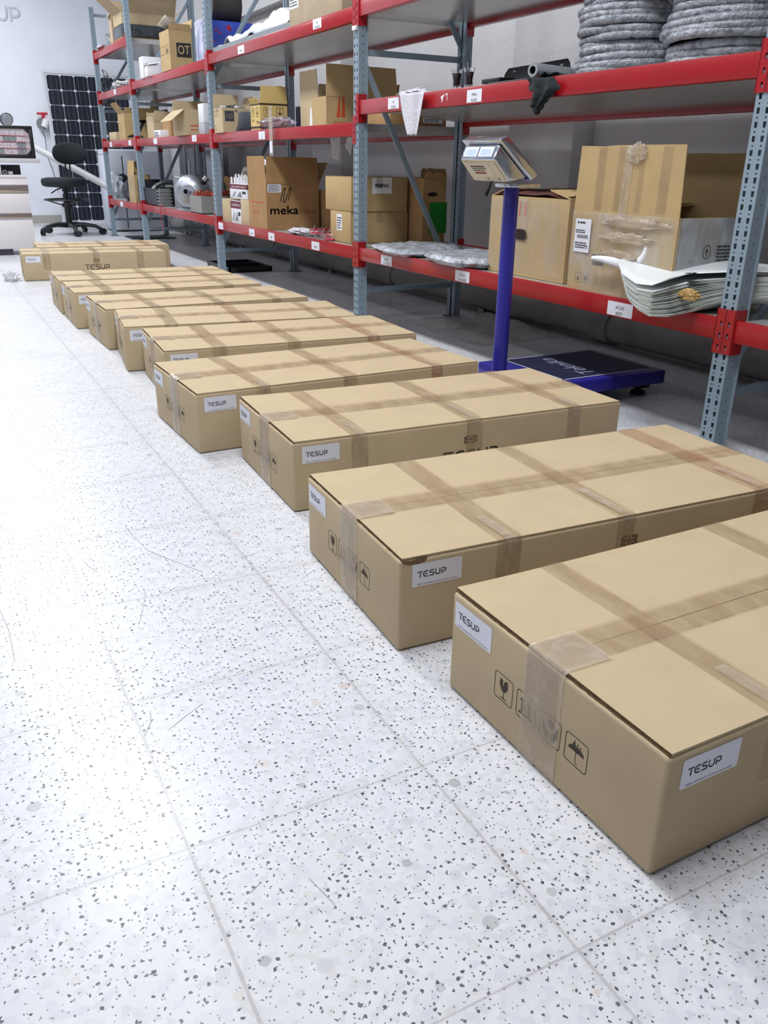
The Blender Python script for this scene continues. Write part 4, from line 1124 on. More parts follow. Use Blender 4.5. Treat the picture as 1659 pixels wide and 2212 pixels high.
Print().poly([(wy * .52, .01), (wy * .70, .01), (wy * .64, h * .72), (wy * .58, h * .78)]).build('white_tear', PAPER, t, Ffront(wy), .001)
q0 = at_x(940, 250, .60); 
o = carton('brown carton with a printed white shipping sticker seen behind the hanging white cloth', (.30, 3.06, z), .42, .50, .10, None, KRAFT_D, seed=23)
s = sticker(o, FN, .24, .02, .15, .06, off=.001); scribble(s, FN, .25, .026, .13, .048, 5, .0016, seed=2)
P, wx, wy, h = spot((563, 281), z, 622, 543, 222)
fh = _solve(P + Vector((0, 0, h)), Vector((0, 0, 1)), v=184)
t = carton('yellow printed carton with black bands, its lid flap up, behind a hanging plastic strip', P, wx, wy, h, {'n': (fh, 88), 'f': (.04, 60)}, cardboard('bright_yellow_board', (206, 180, 116), .08), closed=False, seed=24, notch=.01)
for F, w in ((FN, wx), (Ffront(wy), wy)):
    Q = Print().rect(0, h * .93, w, h * .99).rect(0, h * .07, w, h * .15)
    Q.rrect(w * .14, h * .52, w * .38, h * .84, .004, .003); Q.rect(w * .22, h * .58, w * .24, h * .76); Q.rect(w * .28, h * .58, w * .30, h * .76); Q.rect(w * .18, h * .76, w * .34, h * .78)
    Q.rrect(w * .60, h * .52, w * .84, h * .84, .004, .003); Q.poly([(w * .64, h * .66), (w * .80, h * .66), (w * .72, h * .56)]); Q.rect(w * .71, h * .66, w * .73, h * .80)
    Q.text('3KX', w * .12, h * .32, h * .10, w * .26); Q.text('90A', w * .62, h * .24, h * .12, w * .26)
    Q.build('black_print', INK_SOFT, t, F, .0008)
P, wx, wy, h = spot((482, 290), z, 540, 463, 231, x=.12)
P.y = max(P.y, 5.90 - .0) if P.y > 5.84 else P.y
P, wx, wy, h = spot((483, 291), z, 541, 464, 232)
P.y = min(P.y, 5.45); P.x = at_y(483, 290, P.y).x
wx = _solve(P, Vector((1, 0, 0)), u=541); wy = _solve(P, Vector((0, 1, 0)), u=464); h = _solve(P, Vector((0, 0, 1)), v=232)
t = carton('low kraft carton with ORS on a dark panel and pale parts heaped inside', P, wx, wy, h, {'r': (.12, 75), 'b': (.10, 70)}, KRAFT, closed=False, seed=25)
Q = Print().rect(wx * .08, h * .46, wx * .42, h * .88); Q.build('dark_panel', mat('slate_print', (58, 62, 74), .6), t, FN, .0008)
Q = Print().text('ORS', wx * .11, h * .56, h * .22, wx * .28).text('ORS', wx * .115, h * .56, h * .22, wx * .28); Q.build('panel_text', mat('tan_print', (196, 178, 150), .6), t, FN, .0014)
Q = Print().rrect(.02, h * .68, .05, h * .9, .003, .003).rrect(.08, h * .68, .11, h * .9, .003, .003).rrect(.02, h * .1, .05, h * .3, .003, .003); Q.build('marks', INK_SOFT, t, Ffront(wy), .0008)
blob('heaped_parts', GALV, t, (wx * .5, wy * .5, h - .01), (wx * .42, wy * .4, .03), 4, .7, 16, 6)
# grey curved gutter piece leaning on it
t = thing('grey_gutter_piece', 'curved dark grey gutter offcut leaning on the ORS carton', 'gutter', (P.x + .05, P.y - .19, z))
def gut(a, b):
    th = 1.35 * b
    return Vector((.02 + .26 * a, .14 * math.sin(th) - .02 - .0 + .0, .15 * (1 - math.sin(th * .95)) + .004)) if False else Vector((.02 + .26 * a, .15 - .15 * math.cos(th) - .02 + .0, .004 + .155 * (1 - b) ** 1.3))
sheet('gutter', mat('slate_plastic', (98, 104, 112), .4), t, gut, 6, 14, .004)
# plastic bag with red cables, navy box, hanging strip
t = thing('cable_bag', 'clear plastic bag of red cables on the middle shelf beside the hanging strip', 'bag', (.10, 4.48, z))
blob('bag', film('clear_bag', (196, 188, 204), .5, .08, 18, .9, (1, 1, 1), .4), t, (0, 0, .045), (.10, .22, .045), 6, .45)
for k in range(6):
    MB().tube([(-.05 + .02 * k, -.18 + .30 * (i / 10), .02 + .012 * k % .05 + .02 * math.sin(i * .9 + k)) for i in range(11)], .005, 6).build('cable', mat('red_cable', (170, 30, 52), .4), t, smooth=True)
o = small_box('dark navy box behind the bag of red cables', (.32, 4.45, z), .14, .20, .17, mat('navy_box', (34, 34, 66), .5), 'navy_box')
MB().box((0, 0, .17), (.14, .20, .176)).build('lid', mat('grey_lid', (150, 152, 156), .5), o)
c = at_x(585, 290, -.03)
t = thing('plastic_profile', 'long clear plastic strip hanging down over the middle beam', 'plastic strip', (-.03, c.y, z))
a = at_x(590, 228, -.022); b_ = at_x(583, 337, -.022)
MB().box((-.001, -.034, b_.z - z), (.001, .034, a.z - z)).build('strip', film('clear_profile', (190, 176, 160), .42, .1, 10, .4, (1, 1, 1), .6), t)
MB().box((-.002, -.026, b_.z - z + .02), (-.001, .026, b_.z - z + .10)).build('end_sticker', WHITE_LABEL, t)

# ---------------- bay b, top shelf
z = SB[2]
t = thing('grey_sheet_tray', 'long thin grey steel tray behind the top front beam', 'tray', (.0, 3.72, z))
mb = MB(); mb.box((.03, .0, 0), (.60, 2.02, .010)); mb.box((.03, 0, .010), (.035, 2.02, .045)); mb.box((.595, 0, .010), (.60, 2.02, .045))
mb.build('tray', mat('light_steel', (150, 158, 160), .35, metal=.4), t)
t = thing('white_foam_sheet', 'crumpled white packing foam heaped on the grey tray', 'packing foam', (.05, 3.85, z + .012))
def foam(a, b):
    y = 1.75 * a + .08; x = .50 * b
    hgt = (.03 + .13 * max(0, 1 - abs(a - .40) * 1.5)) * (math.sin(PI * min(1, b * 1.1)) ** .6 if b > 0 else 0)
    return Vector((x, y, max(.004, .03 + hgt + cloth_noise(a * 1.6, b * .8, 3, .07, 4))))
sheet('foam', mat('white_foam_sheet', (216, 218, 226), .75), t, foam, 60, 24, .003)
a = at_x(625, 50, 0.0); b_ = at_x(738, 12, 0.0)
t = carton('dented kraft carton with two white notes on the top shelf next to the post', (-.0, b_.y, z), .42, a.y - b_.y, .36, None, cardboard('grey_kraft_board', (180, 162, 136), .14), seed=28)
wy = a.y - b_.y
s = sticker(t, Ffront(wy), .015, .10, .15, .13, off=.001); scribble(s, Ffront(wy), .025, .11, .12, .10, 6, .0016, seed=12)
s = sticker(t, Ffront(wy), .26, .15, .13, .10, off=.001)
q = at_x(764, 60, -.02)
t = thing('cable_clip', 'small white clip fastened to the side of the post under the top bracket', 'clip', (-.012, q.y + .01, q.z))
MB().box((-.006, -.03, -.012), (.010, .02, .012)).build('clip', WHITE_PL, t, bevel=.003)

t = thing('torn_clear_sheet', 'torn milky plastic pieces hanging below the middle shelf above the meka carton', 'plastic film', (.30, 4.05, BAYS[2][2][1] + .023))
def hang(a, b):
    w_ = .16 * (1 - .45 * b)
    return Vector((.01 * math.sin(a * 7), -.16 + (a - .5) * w_ * 2 * .6, -.001 - (.17 - .05 * a) * b))
sheet('piece', film('milky_hanging_film', (200, 200, 204), .7, .3, 9, .4, (1, 1, 1), .8), t, hang, 10, 10, .0006)
sheet('piece', MATS['milky_hanging_film'], t, lambda a, b: Vector((.02 + .01 * math.sin(a * 5), -.42 + .07 * a + .05 * b, -.001 - .15 * b * (1 - .6 * a))), 8, 8, .0006)

# ================================================================== BAY C AND D GOODS
z = SCc[0]
# galvanised tin with a rod
P, wx, wy, h = spot((393, 452), z, 436, 378, 378)
t = thing('metal_tank', 'dull grey metal tank with a raised lid and an upright rod on the bottom shelf', 'tank', P)
mb = MB(); mb.box((0, 0, 0), (.30, wy, h - .03)); mb.build('body', GALV, t, bevel=.012)
MB().box((-.006, -.006, h - .035), (.306, wy + .006, h - .012)).build('rim', STAINLESS, t, bevel=.004)
MB().lathe([(.10, h - .012), (.10, h), (.06, h + .004), (0, h + .004)], 20, Matrix.Translation((.15, wy * .45, 0))).build('lid', GALV, t, smooth=True)
MB().tube([(.15, wy * .45, h), (.15, wy * .45, h + .15)], .011, 10).build('rod', STAINLESS, t, smooth=True)
# cast flange body with stub and black spout
cF = at_x(408, 424, -.0)
c = at_y(400, 425, P.y - .16)
t = thing('cast_motor_housing', 'pale cast aluminium motor housing with a pipe stub and a black angled spout', 'motor housing', (.14, P.y - .30, z))
R0 = .17
ax = Vector((-.55, -.84, .05)).normalized()
M = Matrix.Translation((0, 0, R0 + .012)) @ ax.to_track_quat('Z', 'Y').to_matrix().to_4x4()
MB().lathe([(0, -.15), (R0 * .95, -.15), (R0, -.10), (R0, .02), (R0 * .96, .06), (R0 * .7, .10), (R0 * .42, .115), (R0 * .40, .125), (0, .125)], 36, M).build('housing', ALU, t, smooth=True)
MB().lathe([(.020, .12), (.032, .12), (.032, .20), (.024, .20), (.024, .14), (0, .14)], 24, M, cap=False).build('pipe_stub', ALU, t, smooth=True)
MB().lathe([(0, .205), (.020, .185), (.023, .16)], 20, M, cap=False).build('stub_bore', BLACK, t, smooth=True)
for k in range(3):
    a = 2 * PI * k / 3 + .6
    MB().lathe([(0, .08), (.016, .08), (.016, .112), (.008, .112), (.008, .10), (0, .10)], 14, M @ Matrix.Translation((.09 * math.cos(a), .09 * math.sin(a), 0))).build('bolt_boss', ALU, t, smooth=True)
MB().tube([(.03, -.05, .20), (.09, -.10, .27), (.14, -.13, .33)], .030, 16).build('black_spout', BLACK, t, smooth=True)
MB().tube([(.115, -.115, .295), (.14, -.132, .33)], .034, 16).build('spout_collar', STAINLESS, t, smooth=True)
MB().box((-.13, -.10, 0), (.13, .12, .02)).build('foot', ALU, t, bevel=.004)
# black crate with a grey ring in it
P, wx, wy, h = spot((362, 445), z, 372, 318, 408)
wy = min(wy, .62)
t = thing('black_crate', 'black plastic crate at the post holding a round grey ring', 'crate', (.04, P.y, z))
mb = MB(); H_ = h; W_ = .40
mb.box((0, 0, 0), (W_, wy, .008)); mb.box((0, 0, 0), (.01, wy, H_)); mb.box((W_ - .01, 0, 0), (W_, wy, H_)); mb.box((.01, 0, 0), (W_ - .01, .01, H_)); mb.box((.01, wy - .01, 0), (W_ - .01, wy, H_))
mb.build('crate', BLACK, t)
MB().box((-.008, -.008, H_ - .02), (W_ + .008, wy + .008, H_ - .012)).build('rim', BLACK, t, bevel=.002)
for k in range(2): MB().box((-.006, .03, H_ * (.35 + .3 * k)), (0, wy - .03, H_ * (.35 + .3 * k) + .008)).build('rib', BLACK, t)
rg = thing('grey_ring_flange', 'round grey metal ring flange resting tilted in the black crate', 'ring', (.22, P.y + wy * .5, z + H_ * .55))
M = Matrix.Translation((0, 0, .06)) @ Matrix.Rotation(.5, 4, 'X') @ Matrix.Rotation(-.35, 4, 'Y')
MB().lathe([(.13, -.02), (.18, -.02), (.18, .012), (.165, .02), (.13, .02), (.13, -.02)], 40, M, cap=False).build('ring', mat('grey_casting', (130, 132, 134), .4, metal=.5), rg, smooth=True)
for k in range(6):
    a = 2 * PI * k / 6; MB().lathe([(0, .012), (.012, .012), (.012, .030), (0, .030)], 10, M @ Matrix.Translation((.158 * math.cos(a), .158 * math.sin(a), 0))).build('bolt', STAINLESS, rg, smooth=True)
# small grey parts bin
t = thing('grey_fin_block', 'small grey finned block between the black crate and the metal tank', 'machine part', (.02, P.y - .13, z))
for k in range(5): MB().box((0, 0, .01 + .036 * k), (.16, .09, .024 + .036 * k)).build('fin', GALV, t, bevel=.003)
MB().box((.02, .01, 0), (.14, .08, .19)).build('core', GALV, t)
# grey bin heaped with copper coils
P, wx, wy, h = spot((452, 463), z, 468, 427, 424)
P.y = max(P.y, 5.93)
wy = _solve(P, Vector((0, 1, 0)), u=427); wy = min(max(wy, .25), .8)
t = thing('grey_bin', 'grey rectangular bin heaped with red copper windings beside the post', 'bin', (.03, P.y, z))
W_ = .36; mb = MB()
mb.box((0, 0, 0), (W_, wy, .008)); mb.box((0, 0, 0), (.008, wy, h)); mb.box((W_ - .008, 0, 0), (W_, wy, h)); mb.box((.008, 0, 0), (W_ - .008, .008, h)); mb.box((.008, wy - .008, 0), (W_ - .008, wy, h))
mb.build('bin', mat('grey_bin_plastic', (138, 138, 136), .5), t)
rnd = random.Random(3); mb = MB()
for k in range(150):
    c = Vector((rnd.uniform(.03, W_ - .03), rnd.uniform(.03, wy - .03), h - .02 + rnd.uniform(0, .055))); r = rnd.uniform(.010, .02)
    e = Vector((rnd.uniform(-1, 1), rnd.uniform(-1, 1), rnd.uniform(-1, 1))).normalized(); f = e.orthogonal().normalized(); g = e.cross(f)
    mb.tube([c + (f * math.cos(a) + g * math.sin(a)) * r for a in [2 * PI * i / 8 for i in range(8)]], .004, 5, closed=True)
o = mb.build('copper_windings', COPPER, None, smooth=True); o.location = t.location
tag(o, 'heap of red copper windings filling the grey bin', 'copper coils', kind='stuff')
o = carton('open kraft carton with torn flap standing behind the copper filled grey bin', (.42, P.y + .05, z), .28, .34, .24, {'f': (.10, 70), 'n': (.09, 80)}, KRAFT_D, notch=.03, seed=33)
o = carton('closed brown carton just right of the post behind the maroon banded boxes', (.28, 5.40, SB[0]), .30, .34, .27, None, KRAFT_D, seed=34)
# ---- middle shelf bay c
z = SCc[1]
P, wx, wy, h = spot((402, 292), z, 426, 372, 236)
t = carton('open kraft carton with one pale flap folded down at its front', P, .34, .42, h, {'f': (.17, -38), 'b': (.12, 80), 'r': (.1, 80)}, KRAFT, closed=False, seed=41)
Q = Print().rect(.05, h * .35, .15, h * .40).rect(.05, h * .2, .12, h * .24); Q.build('red_print', INK_RED, t, FN, .0008)
P2, _, _, h2 = spot((432, 290), z, top=268); 
PY_ = 6.12
P3 = at_y(424, 290, PY_)
t = small_box('white and blue printed packet standing on a grey block beside the post', (max(.03, P3.x), PY_, z + .10), .10, .16, .16, WB, 'white_packet')
Q = Print().rect(.062, .02, .085, .05).rect(.062, .055, .085, .085).rect(.062, .09, .085, .12); Q.build('blue_marks', mat('blue_print', (44, 110, 170), .5), t, FN, .0008)
o = small_box('pale grey block under the white and blue packet', (max(.03, P3.x) - .0, PY_ - .01, z), .13, .18, .098, mat('pale_grey_board', (170, 172, 178), .6), 'grey_block')
t = carton('narrow open kraft carton with several flaps sticking up next to the post', (.04, 7.98, z), .30, .30, .17, {'f': (.05, 80), 'b': (.09, 95), 'n': (.11, 82), 'r': (.10, 75)}, KRAFT, closed=False, notch=.02, seed=43)
t = carton('small torn kraft carton with rounded flaps between two larger open cartons', (.10, 7.52, z), .26, .34, .16, {'b': (.10, 85), 'n': (.09, 92)}, KRAFT_D, closed=False, notch=.03, seed=44)
o = small_box('little white printed box at the shelf edge in front of the torn carton', (.01, 7.62, z), .11, .26, .075, WB, 'white_box')
scribble(o, Ffront(.26), .02, .01, .2, .05, 3, .001, seed=5)
t = thing('clear_plastic_bag', 'crumpled clear plastic bag lying behind the kraft cartons', 'bag', (.42, 7.5, z)); blob('bag', film('clear_bag_white', (214, 216, 220), .55, .08, 14, .9, (1, 1, 1), .4), t, (0, .1, .20), (.14, .24, .14), 4, .4)
MB().box((-.1, -.1, 0), (.1, .3, .1)).build('bundle', KRAFT_D, t, bevel=.01)
# ---- top shelf bay c
z = SCc[2]
P, wx, wy, h = spot((370, 150), z, 414, 350, 62)
t = carton('tall kraft carton with a dark square and letters OT and a raised paper lining', P, wx * 1.1, wy, h, {'n': (.05, 70), 'b': (.1, 80)}, KRAFT_Y, closed=False, seed=51)
wxx = wx * 1.1
Q = Print().rect(wxx * .30, h * .32, wxx * .95, h * .68); Q.build('dark_square', INK, t, FN, .0008)
Q = Print().text('OT', wxx * .36, h * .40, h * .22, wxx * .52); Q.build('letters', mat('tan_letters', (196, 172, 120), .6), t, FN, .0014)
Q = Print().rrect(wy * .1, h * .42, wy * .45, h * .62, .004, .003).rrect(wy * .55, h * .42, wy * .9, h * .62, .004, .003).poly([(wy * .62, h * .45), (wy * .82, h * .45), (wy * .72, h * .58)]); Q.build('marks', INK_SOFT, t, Ffront(wy), .0008)
sheet('paper_lining', mat('cream_paper', (214, 206, 192), .8), t, lambda a, b: Vector((-.02 + wxx * 1.1 * a, wy * .9 - wy * b * .9, h + .015 + .05 * (1 - a) ** 2 * (1 + b) + .012 * noise.noise(Vector((a * 4, b * 4, 1))))), 20, 12, .002)
o = small_box('tall thin white foam panel left of the carton with the letters OT', (P.x + .03, P.y + wy + .02, z), .20, .06, h * .85, PAPER, 'foam_panel')
P, wx, wy, h = spot((307, 168), z, 345, 297, 121)
t = small_box('white glossy box next to the post on the top shelf', (P.x + .02, min(P.y, 8.45), z), .20, .16, min(h, .22), WB, 'white_box')
scribble(t, FN, .03, .05, .14, .1, 3, .001, seed=5)
o = small_box('small crumpled white open box in front of the glossy white box', (P.x - .0, min(P.y, 8.45) - .26, z), .13, .14, .10, WB, 'white_box')
MB().grid(lambda a, b: Vector((-.01 + .15 * a, -.01 + .16 * b, .10 + .03 * a + .01 * math.sin(b * 5))), 6, 6).build('loose_lid', WB, o, solid=.002)
t = thing('blue_wrapped_board', 'bright blue printed board in clear film standing on the top shelf behind the post', 'board', (.04, 5.98, z))
Pq = at_y(437, 120, 5.98); wq = at_y(535, 60, 5.98).x - Pq.x; hq = at_y(470, 40, 5.98).z - z
t.location = (max(.06, Pq.x), 5.98, z)
MB().box((0, 0, 0), (min(.62, wq), .30, hq * .96)).build('board', mat('blue_print_board', (66, 88, 190), .25, var=.3, vscale=9), t, bevel=.006)
rnd = random.Random(2); Q = Print()
for k in range(26):
    a, b_ = rnd.uniform(.05, .5), rnd.uniform(.05, hq * .85); Q.circle(a, b_, rnd.uniform(.004, .014), 8)
Q.build('red_flower_print', mat('crimson_print', (186, 40, 66), .4), t, FN, .0008)
MB().grid(lambda a, b: Vector((-.012 - .01 * noise.noise(Vector((a * 7, b * 9, 4))), .30 - .30 * a, hq * b)), 16, 20).build('film', film('shiny_film', (214, 216, 232), .5, .08, 12, 1.0, (1, 1, .5), .2), t, smooth=True)
t = thing('dark_tub', 'dark round tub lying on its side on top of the blue board', 'tub', (t.location.x + .10, 6.02, z + hq * .96 + .002))
MB().lathe([(0, 0), (.125, 0), (.135, .02), (.14, .26), (.128, .26), (.12, .03), (0, .03)], 30, Matrix.Translation((.12, .13, .142)) @ Matrix.Rotation(PI / 2, 4, 'Y') @ Matrix.Translation((0, 0, -.13))).build('tub', mat('dark_brown_plastic', (56, 50, 50), .5), t, smooth=True)

# ---- bay d
z = SDd[0]
P, wx, wy, h = spot((298, 430), z, 306, 275, 372)
P.y = min(P.y, 9.7)
t = carton('tall narrow battered kraft carton with a peaked top wrapped in film', (.03, 9.12, z), .20, .34, .33, {'r': (.15, 88), 'f': (.16, 96)}, KRAFT_Y, closed=False, notch=.01, seed=61)
MB().grid(lambda a, b: Vector((-.004 - .004 * noise.noise(Vector((a * 8, b * 8, 2))), .34 - .34 * a, .33 * b)), 10, 10).build('film', FILM, t, smooth=True)
o = small_box('upright black box right of the tall battered carton', (.06, 8.93, z), .24, .17, .28, mat('black_box', (36, 38, 46), .5), 'black_box')
t = thing('dark_bag', 'dark bundle wrapped in plastic beside the tall battered carton', 'bag', (.14, 9.78, z)); blob('bundle', mat('dark_film_bundle', (40, 44, 52), .25, bump=.6, bscale=30), t, (0, 0, .13), (.12, .22, .13), 3, .3)
z = SDd[1]
P, wx, wy, h = spot((262, 300), z, 310, 246, 240)
P.y = min(max(P.y, 9.0), 9.9)
t = carton('kraft carton with a black figure 7 print and one flap leaning up', (.02, 9.30, z), .40, .36, .31, {'f': (.13, 52), 'b': (.16, 80), 'n': (.06, 60)}, KRAFT_Y, closed=False, seed=62)
Q = Print().rect(.10, .20, .26, .23).poly([(.22, .23), (.26, .23), (.19, .10), (.15, .10)]); Q.poly([(.12 + .10 * math.cos(a), .03 + .035 * math.sin(a)) for a in [PI * k / 10 for k in range(11)]]); Q.build('figure_print', INK, t, FN, .0008)
Q = Print().rrect(.05, .10, .10, .20, .004, .003).rrect(.13, .10, .18, .20, .004, .003); Q.build('marks', INK_SOFT, t, Ffront(.36), .0008)
o = small_box('low kraft box at the far end of the middle shelf', (.02, 9.85, z), .28, .42, .105, KRAFT, 'kraft_box')
o = small_box('dark slanted board leaning behind the figure 7 carton', (.44, 8.95, z), .03, .50, .34, mat('dark_board', (48, 46, 48), .6), 'dark_board')
z = SDd[2]
t = thing('white_packing_paper', 'crumpled white packing paper on the upper shelf of the end bay', 'paper', (.12, 9.45, z)); blob('paper', PAPER, t, (0, 0, .035), (.14, .26, .045), 5, .6)
t = thing('cable_loop', 'loop of black cable hanging at the end post', 'cable', (.05, 10.45, z)); MB().tube([(.02 * math.sin(3 * a), -.12 + .12 * math.cos(a), .14 + .13 * math.sin(a)) for a in [2 * PI * k / 24 for k in range(24)]], .006, 6, closed=True).build('loop', BLACK, t, smooth=True)
MB().tube([(.03, -.14 + .10 * math.cos(a), .11 + .10 * math.sin(a)) for a in [2 * PI * k / 24 for k in range(24)]], .006, 6, closed=True).build('loop', BLACK, t, smooth=True)
z = SDd[3]
yy = 9.0
a = at_y(250, 80, yy); b_ = at_y(352, 80, yy)
t = thing('foil_wrapped_block', 'dark block in shiny film lying under the large open carton', 'wrapped part', (.02, yy - .05, z + .0))
MB().box((0, 0, .03), (.60, .50, .16)).build('block', mat('dark_foil', (84, 90, 96), .2, metal=.4, var=.5, vscale=14, bump=.8, bscale=25), t, bevel=.02)
MB().box((0, .02, 0), (.62, .48, .03)).build('board', KRAFT_D, t)
t = carton('large open kraft carton on the very top with wide sagging flaps', (.03, 8.98, z + .162), .62, .44, .12, {'n': (.30, 50), 'b': (.30, 32), 'f': (.36, 40), 'r': (.2, 60)}, KRAFT, closed=False, notch=.02, seed=63)
t = carton('tall slim kraft carton upright beside the large open one on the very top', (.05, 9.62, z), .14, .14, .34, {'f': (.05, -50)}, KRAFT, closed=False, seed=64)
o = carton('plain kraft carton at the far end of the topmost shelf', (.32, 10.05, z), .34, .40, .22, None, KRAFT, seed=65)
t = thing('glass_jar', 'wrapped glass jar with a grey lid on the topmost shelf end', 'jar', (.10, 10.00, z))
MB().lathe([(0, 0), (.06, 0), (.062, .02), (.06, .12), (.05, .14), (0, .14)], 20).build('jar', mat('grey_jar', (150, 158, 160), .2, var=.4, vscale=20), t, smooth=True)
MB().lathe([(0, .14), (.055, .14), (.055, .165), (0, .165)], 20).build('lid', GALV, t, smooth=True)
t = thing('red_white_rags', 'small heap of red and white rags at the end of the topmost shelf', 'cloth', (.05, 10.30, z)); blob('rag', WC, t, (0, 0, .03), (.06, .16, .035), 2, .6); blob('red_rag', mat('dull_red_cloth', (150, 54, 66), .8), t, (-.01, -.10, .02), (.05, .08, .025), 6, .6)
# dangling wires at the far posts
for nm, lab, u, v, m in (('red_wire', 'thin red wire hanging over the lower beam', 350, 462, mat('red_cable', (170, 30, 52), .4)), ('brown_wire', 'tangled brown wire hanging at the lower bracket', 299, 447, mat('brown_wire', (92, 60, 50), .6))):
    c = at_x(u, v, -.02); t = thing(nm, lab, 'wire', c)
    pts = [(0, -.10, .10), (0, -.05, .12), (-.005, .02, .08), (-.005, .05, 0), (-.004, .03, -.10), (-.004, -.02, -.19)]
    MB().tube([Vector(p) * .9 for p in pts], .0035, 6).build('strand', m, t, smooth=True)

# ================================================================== FLOOR UNDER THE RACK
t = thing('black_tray', 'black plastic tray on the floor under the rack beside the second visible post', 'tray', (.34, 6.25, 0))
mb = MB(); mb.box((-.22, -.34, 0), (.22, .34, .008)); mb.box((-.22, -.34, 0), (-.20, .34, .05)); mb.box((.20, -.34, 0), (.22, .34, .05)); mb.box((-.22, -.34, 0), (.22, -.32, .05)); mb.box((-.22, .32, 0), (.22, .34, .05)); mb.box((-.2, -.01, 0), (.2, .01, .05))
mb.build('tray', BLACK, t)
o = MB().box((-.30, -.25, 0), (.30, .25, .012)).build('black_mat', BLACK, None, bevel=.004); o.location = (.42, 10.2, 0); tag(o, 'flat black mat on the floor under the end bay of the rack', 'mat')
t = thing('plastic_film_heap', 'crumpled milky plastic film on the floor behind the blue scale pole', 'plastic film', (.66, 2.45, 0))
def heap(a, b):
    x, y = -.32 + .64 * b, -.46 + .92 * a
    k = max(0, 1 - (x / .33) ** 2) * max(0, 1 - (y / .47) ** 2)
    return Vector((x * (1 + .2 * noise.noise(Vector((a * 3, 0, 5)))), y, .004 + k * (.05 + .10 * abs(noise.noise(Vector((a * 3, b * 3, 3)))) + .02 * noise.noise(Vector((a * 9, b * 9, 1))))))
MB().grid(heap, 50, 40).build('film', film('milky_film', (190, 188, 184), .40, .3, 5, .5, (1, 1, 1), .5), t, smooth=True)

# ================================================================== PLATFORM SCALE
ZT = .12
sx0, sx1, sy0, sy1 = -.222, .478, .680, 1.200
t = thing('platform_scale', 'blue industrial platform floor scale with a round blue pole and steel display head', 'scale', (0, 0, 0))
MB().box((sx0, sy0, .058), (sx1, sy1, ZT)).build('platform', BLUE, t, bevel=.006)
Q = Print().rect(.11, .02, .66, .50); 
topF = ((sx0, sy0, ZT), (1, 0, 0), (0, 1, 0))
MB().box((sx0 + .135, sy0 + .055, ZT), (sx1 - .035, sy1 - .03, ZT + .0012)).build('dark_mat', NAVY, t)
Q = Print().rrect(.130, .050, .670, .495, .004, .007); Q.build('white_outline', WHITE_LINE, t, ((sx0, sy0, ZT + .0012), (1, 0, 0), (0, 1, 0)), .0008)
Q = Print(); Q.text('Teknika', 0, 0, .085, .34, 0, .12)
pa, pb = at_z(1292, 806, ZT), at_z(1168, 768, ZT)
d = (pb - pa); d.z = 0; d.normalize()
Q.build('brand_lettering', mat('grey_lettering', (150, 154, 178), .5), t, (pa, d, Vector((0, 0, 1)).cross(d)), .0024)
for a in (sx0 + .07, sx1 - .09):
    for b_ in (sy0 + .07, sy1 - .07):
        f = MB().box((a - .035, b_ - .035, .035), (a + .035, b_ + .035, .060)).build('foot_bracket', BLACK, t)
        MB().lathe([(0, 0), (.034, 0), (.036, .012), (.028, .02), (.014, .022), (.014, .05), (0, .05)], 18, Matrix.Translation((a, b_, 0))).build('rubber_foot', BLACK, f, smooth=True)
pxx, pyy = -.288, .94
MB().box((pxx - .06, pyy - .055, .062), (sx0 + .02, pyy + .055, .118)).build('pole_bracket', BLUE, t, bevel=.004)
MB().lathe([(.032, .10), (.032, .905), (.028, .912), (0, .912)], 32, Matrix.Translation((pxx, pyy, 0))).build('pole', BLUE, t, smooth=True)
YN = pyy - .115; YF = pyy + .125
pr = [at_y(u, v, YN) for u, v in ((1080, 311), (1067, 345), (1099, 394), (1138, 384))]
fl_ = [at_y(u, v, YN - .012) for u, v in ((1078, 301), (1097, 291), (1163, 379), (1148, 391))]
def extr(pts, y0, y1):
    n = len(pts); mb = MB()
    vs = [(p.x, y0, p.z) for p in pts] + [(p.x, y1, p.z) for p in pts]
    mb.add(vs, [tuple(range(n)), tuple(range(2 * n - 1, n - 1, -1))] + [(i, n + i, n + (i + 1) % n, (i + 1) % n) for i in range(n)]); return mb
hd = extr(pr, YN, YF).build('display_head', STAINLESS, t, bevel=.008, seg=3)
extr(fl_, YN - .014, YF + .014).build('head_flange', STAINLESS, hd, bevel=.007, seg=3)
A, B_, C_ = pr[0], pr[1], pr[2]
# display face: from A (top) to B (bottom), seen from -x; right = -y
up = (A - B_).normalized(); up.y = 0; L1 = (A - B_).length; W1 = YF - YN
F = (Vector((B_.x, YF, B_.z)), Vector((0, -1, 0)), up)
Print().rect(.010, .008, W1 - .012, L1 - .007).build('display_panel', mat('blue_grey_panel', (84, 96, 120), .35), hd, F, .0010)
for k in range(2):
    x_ = .018 + k * .104
    Print().rect(x_, .012, x_ + .094, L1 - .011).build('display_window', mat('white_window_frame', (226, 232, 240), .4), hd, F, .0016)
    Print().rect(x_ + .012, .016, x_ + .082, L1 - .020).build('display_glass', mat('lcd_glass', (188, 204, 220), .15), hd, F, .0022)
up2 = (B_ - C_).normalized(); L2 = (B_ - C_).length
F = (Vector((C_.x, YF, C_.z)), Vector((0, -1, 0)), up2)
Print().rect(.006, .006, W1 - .008, L2 - .008).build('rear_plate', CREAM, hd, F, .0012)
s = sticker(hd, F, .022, .030, .155, L2 - .048, off=.0018, m=mat('ivory_sticker', (216, 210, 196), .5))
Q = Print().text('OPERATING DATA', .050, L2 - .036, .008, .09); Q.build('sticker_title', INK, s, F, .0024)
scribble(s, F, .05, .056, .10, .030, 3, .0024, seed=4)
Print().rect(.055, .042, .130, .053).build('red_bar', mat('dull_red_print', (150, 84, 76), .5), s, F, .0024)
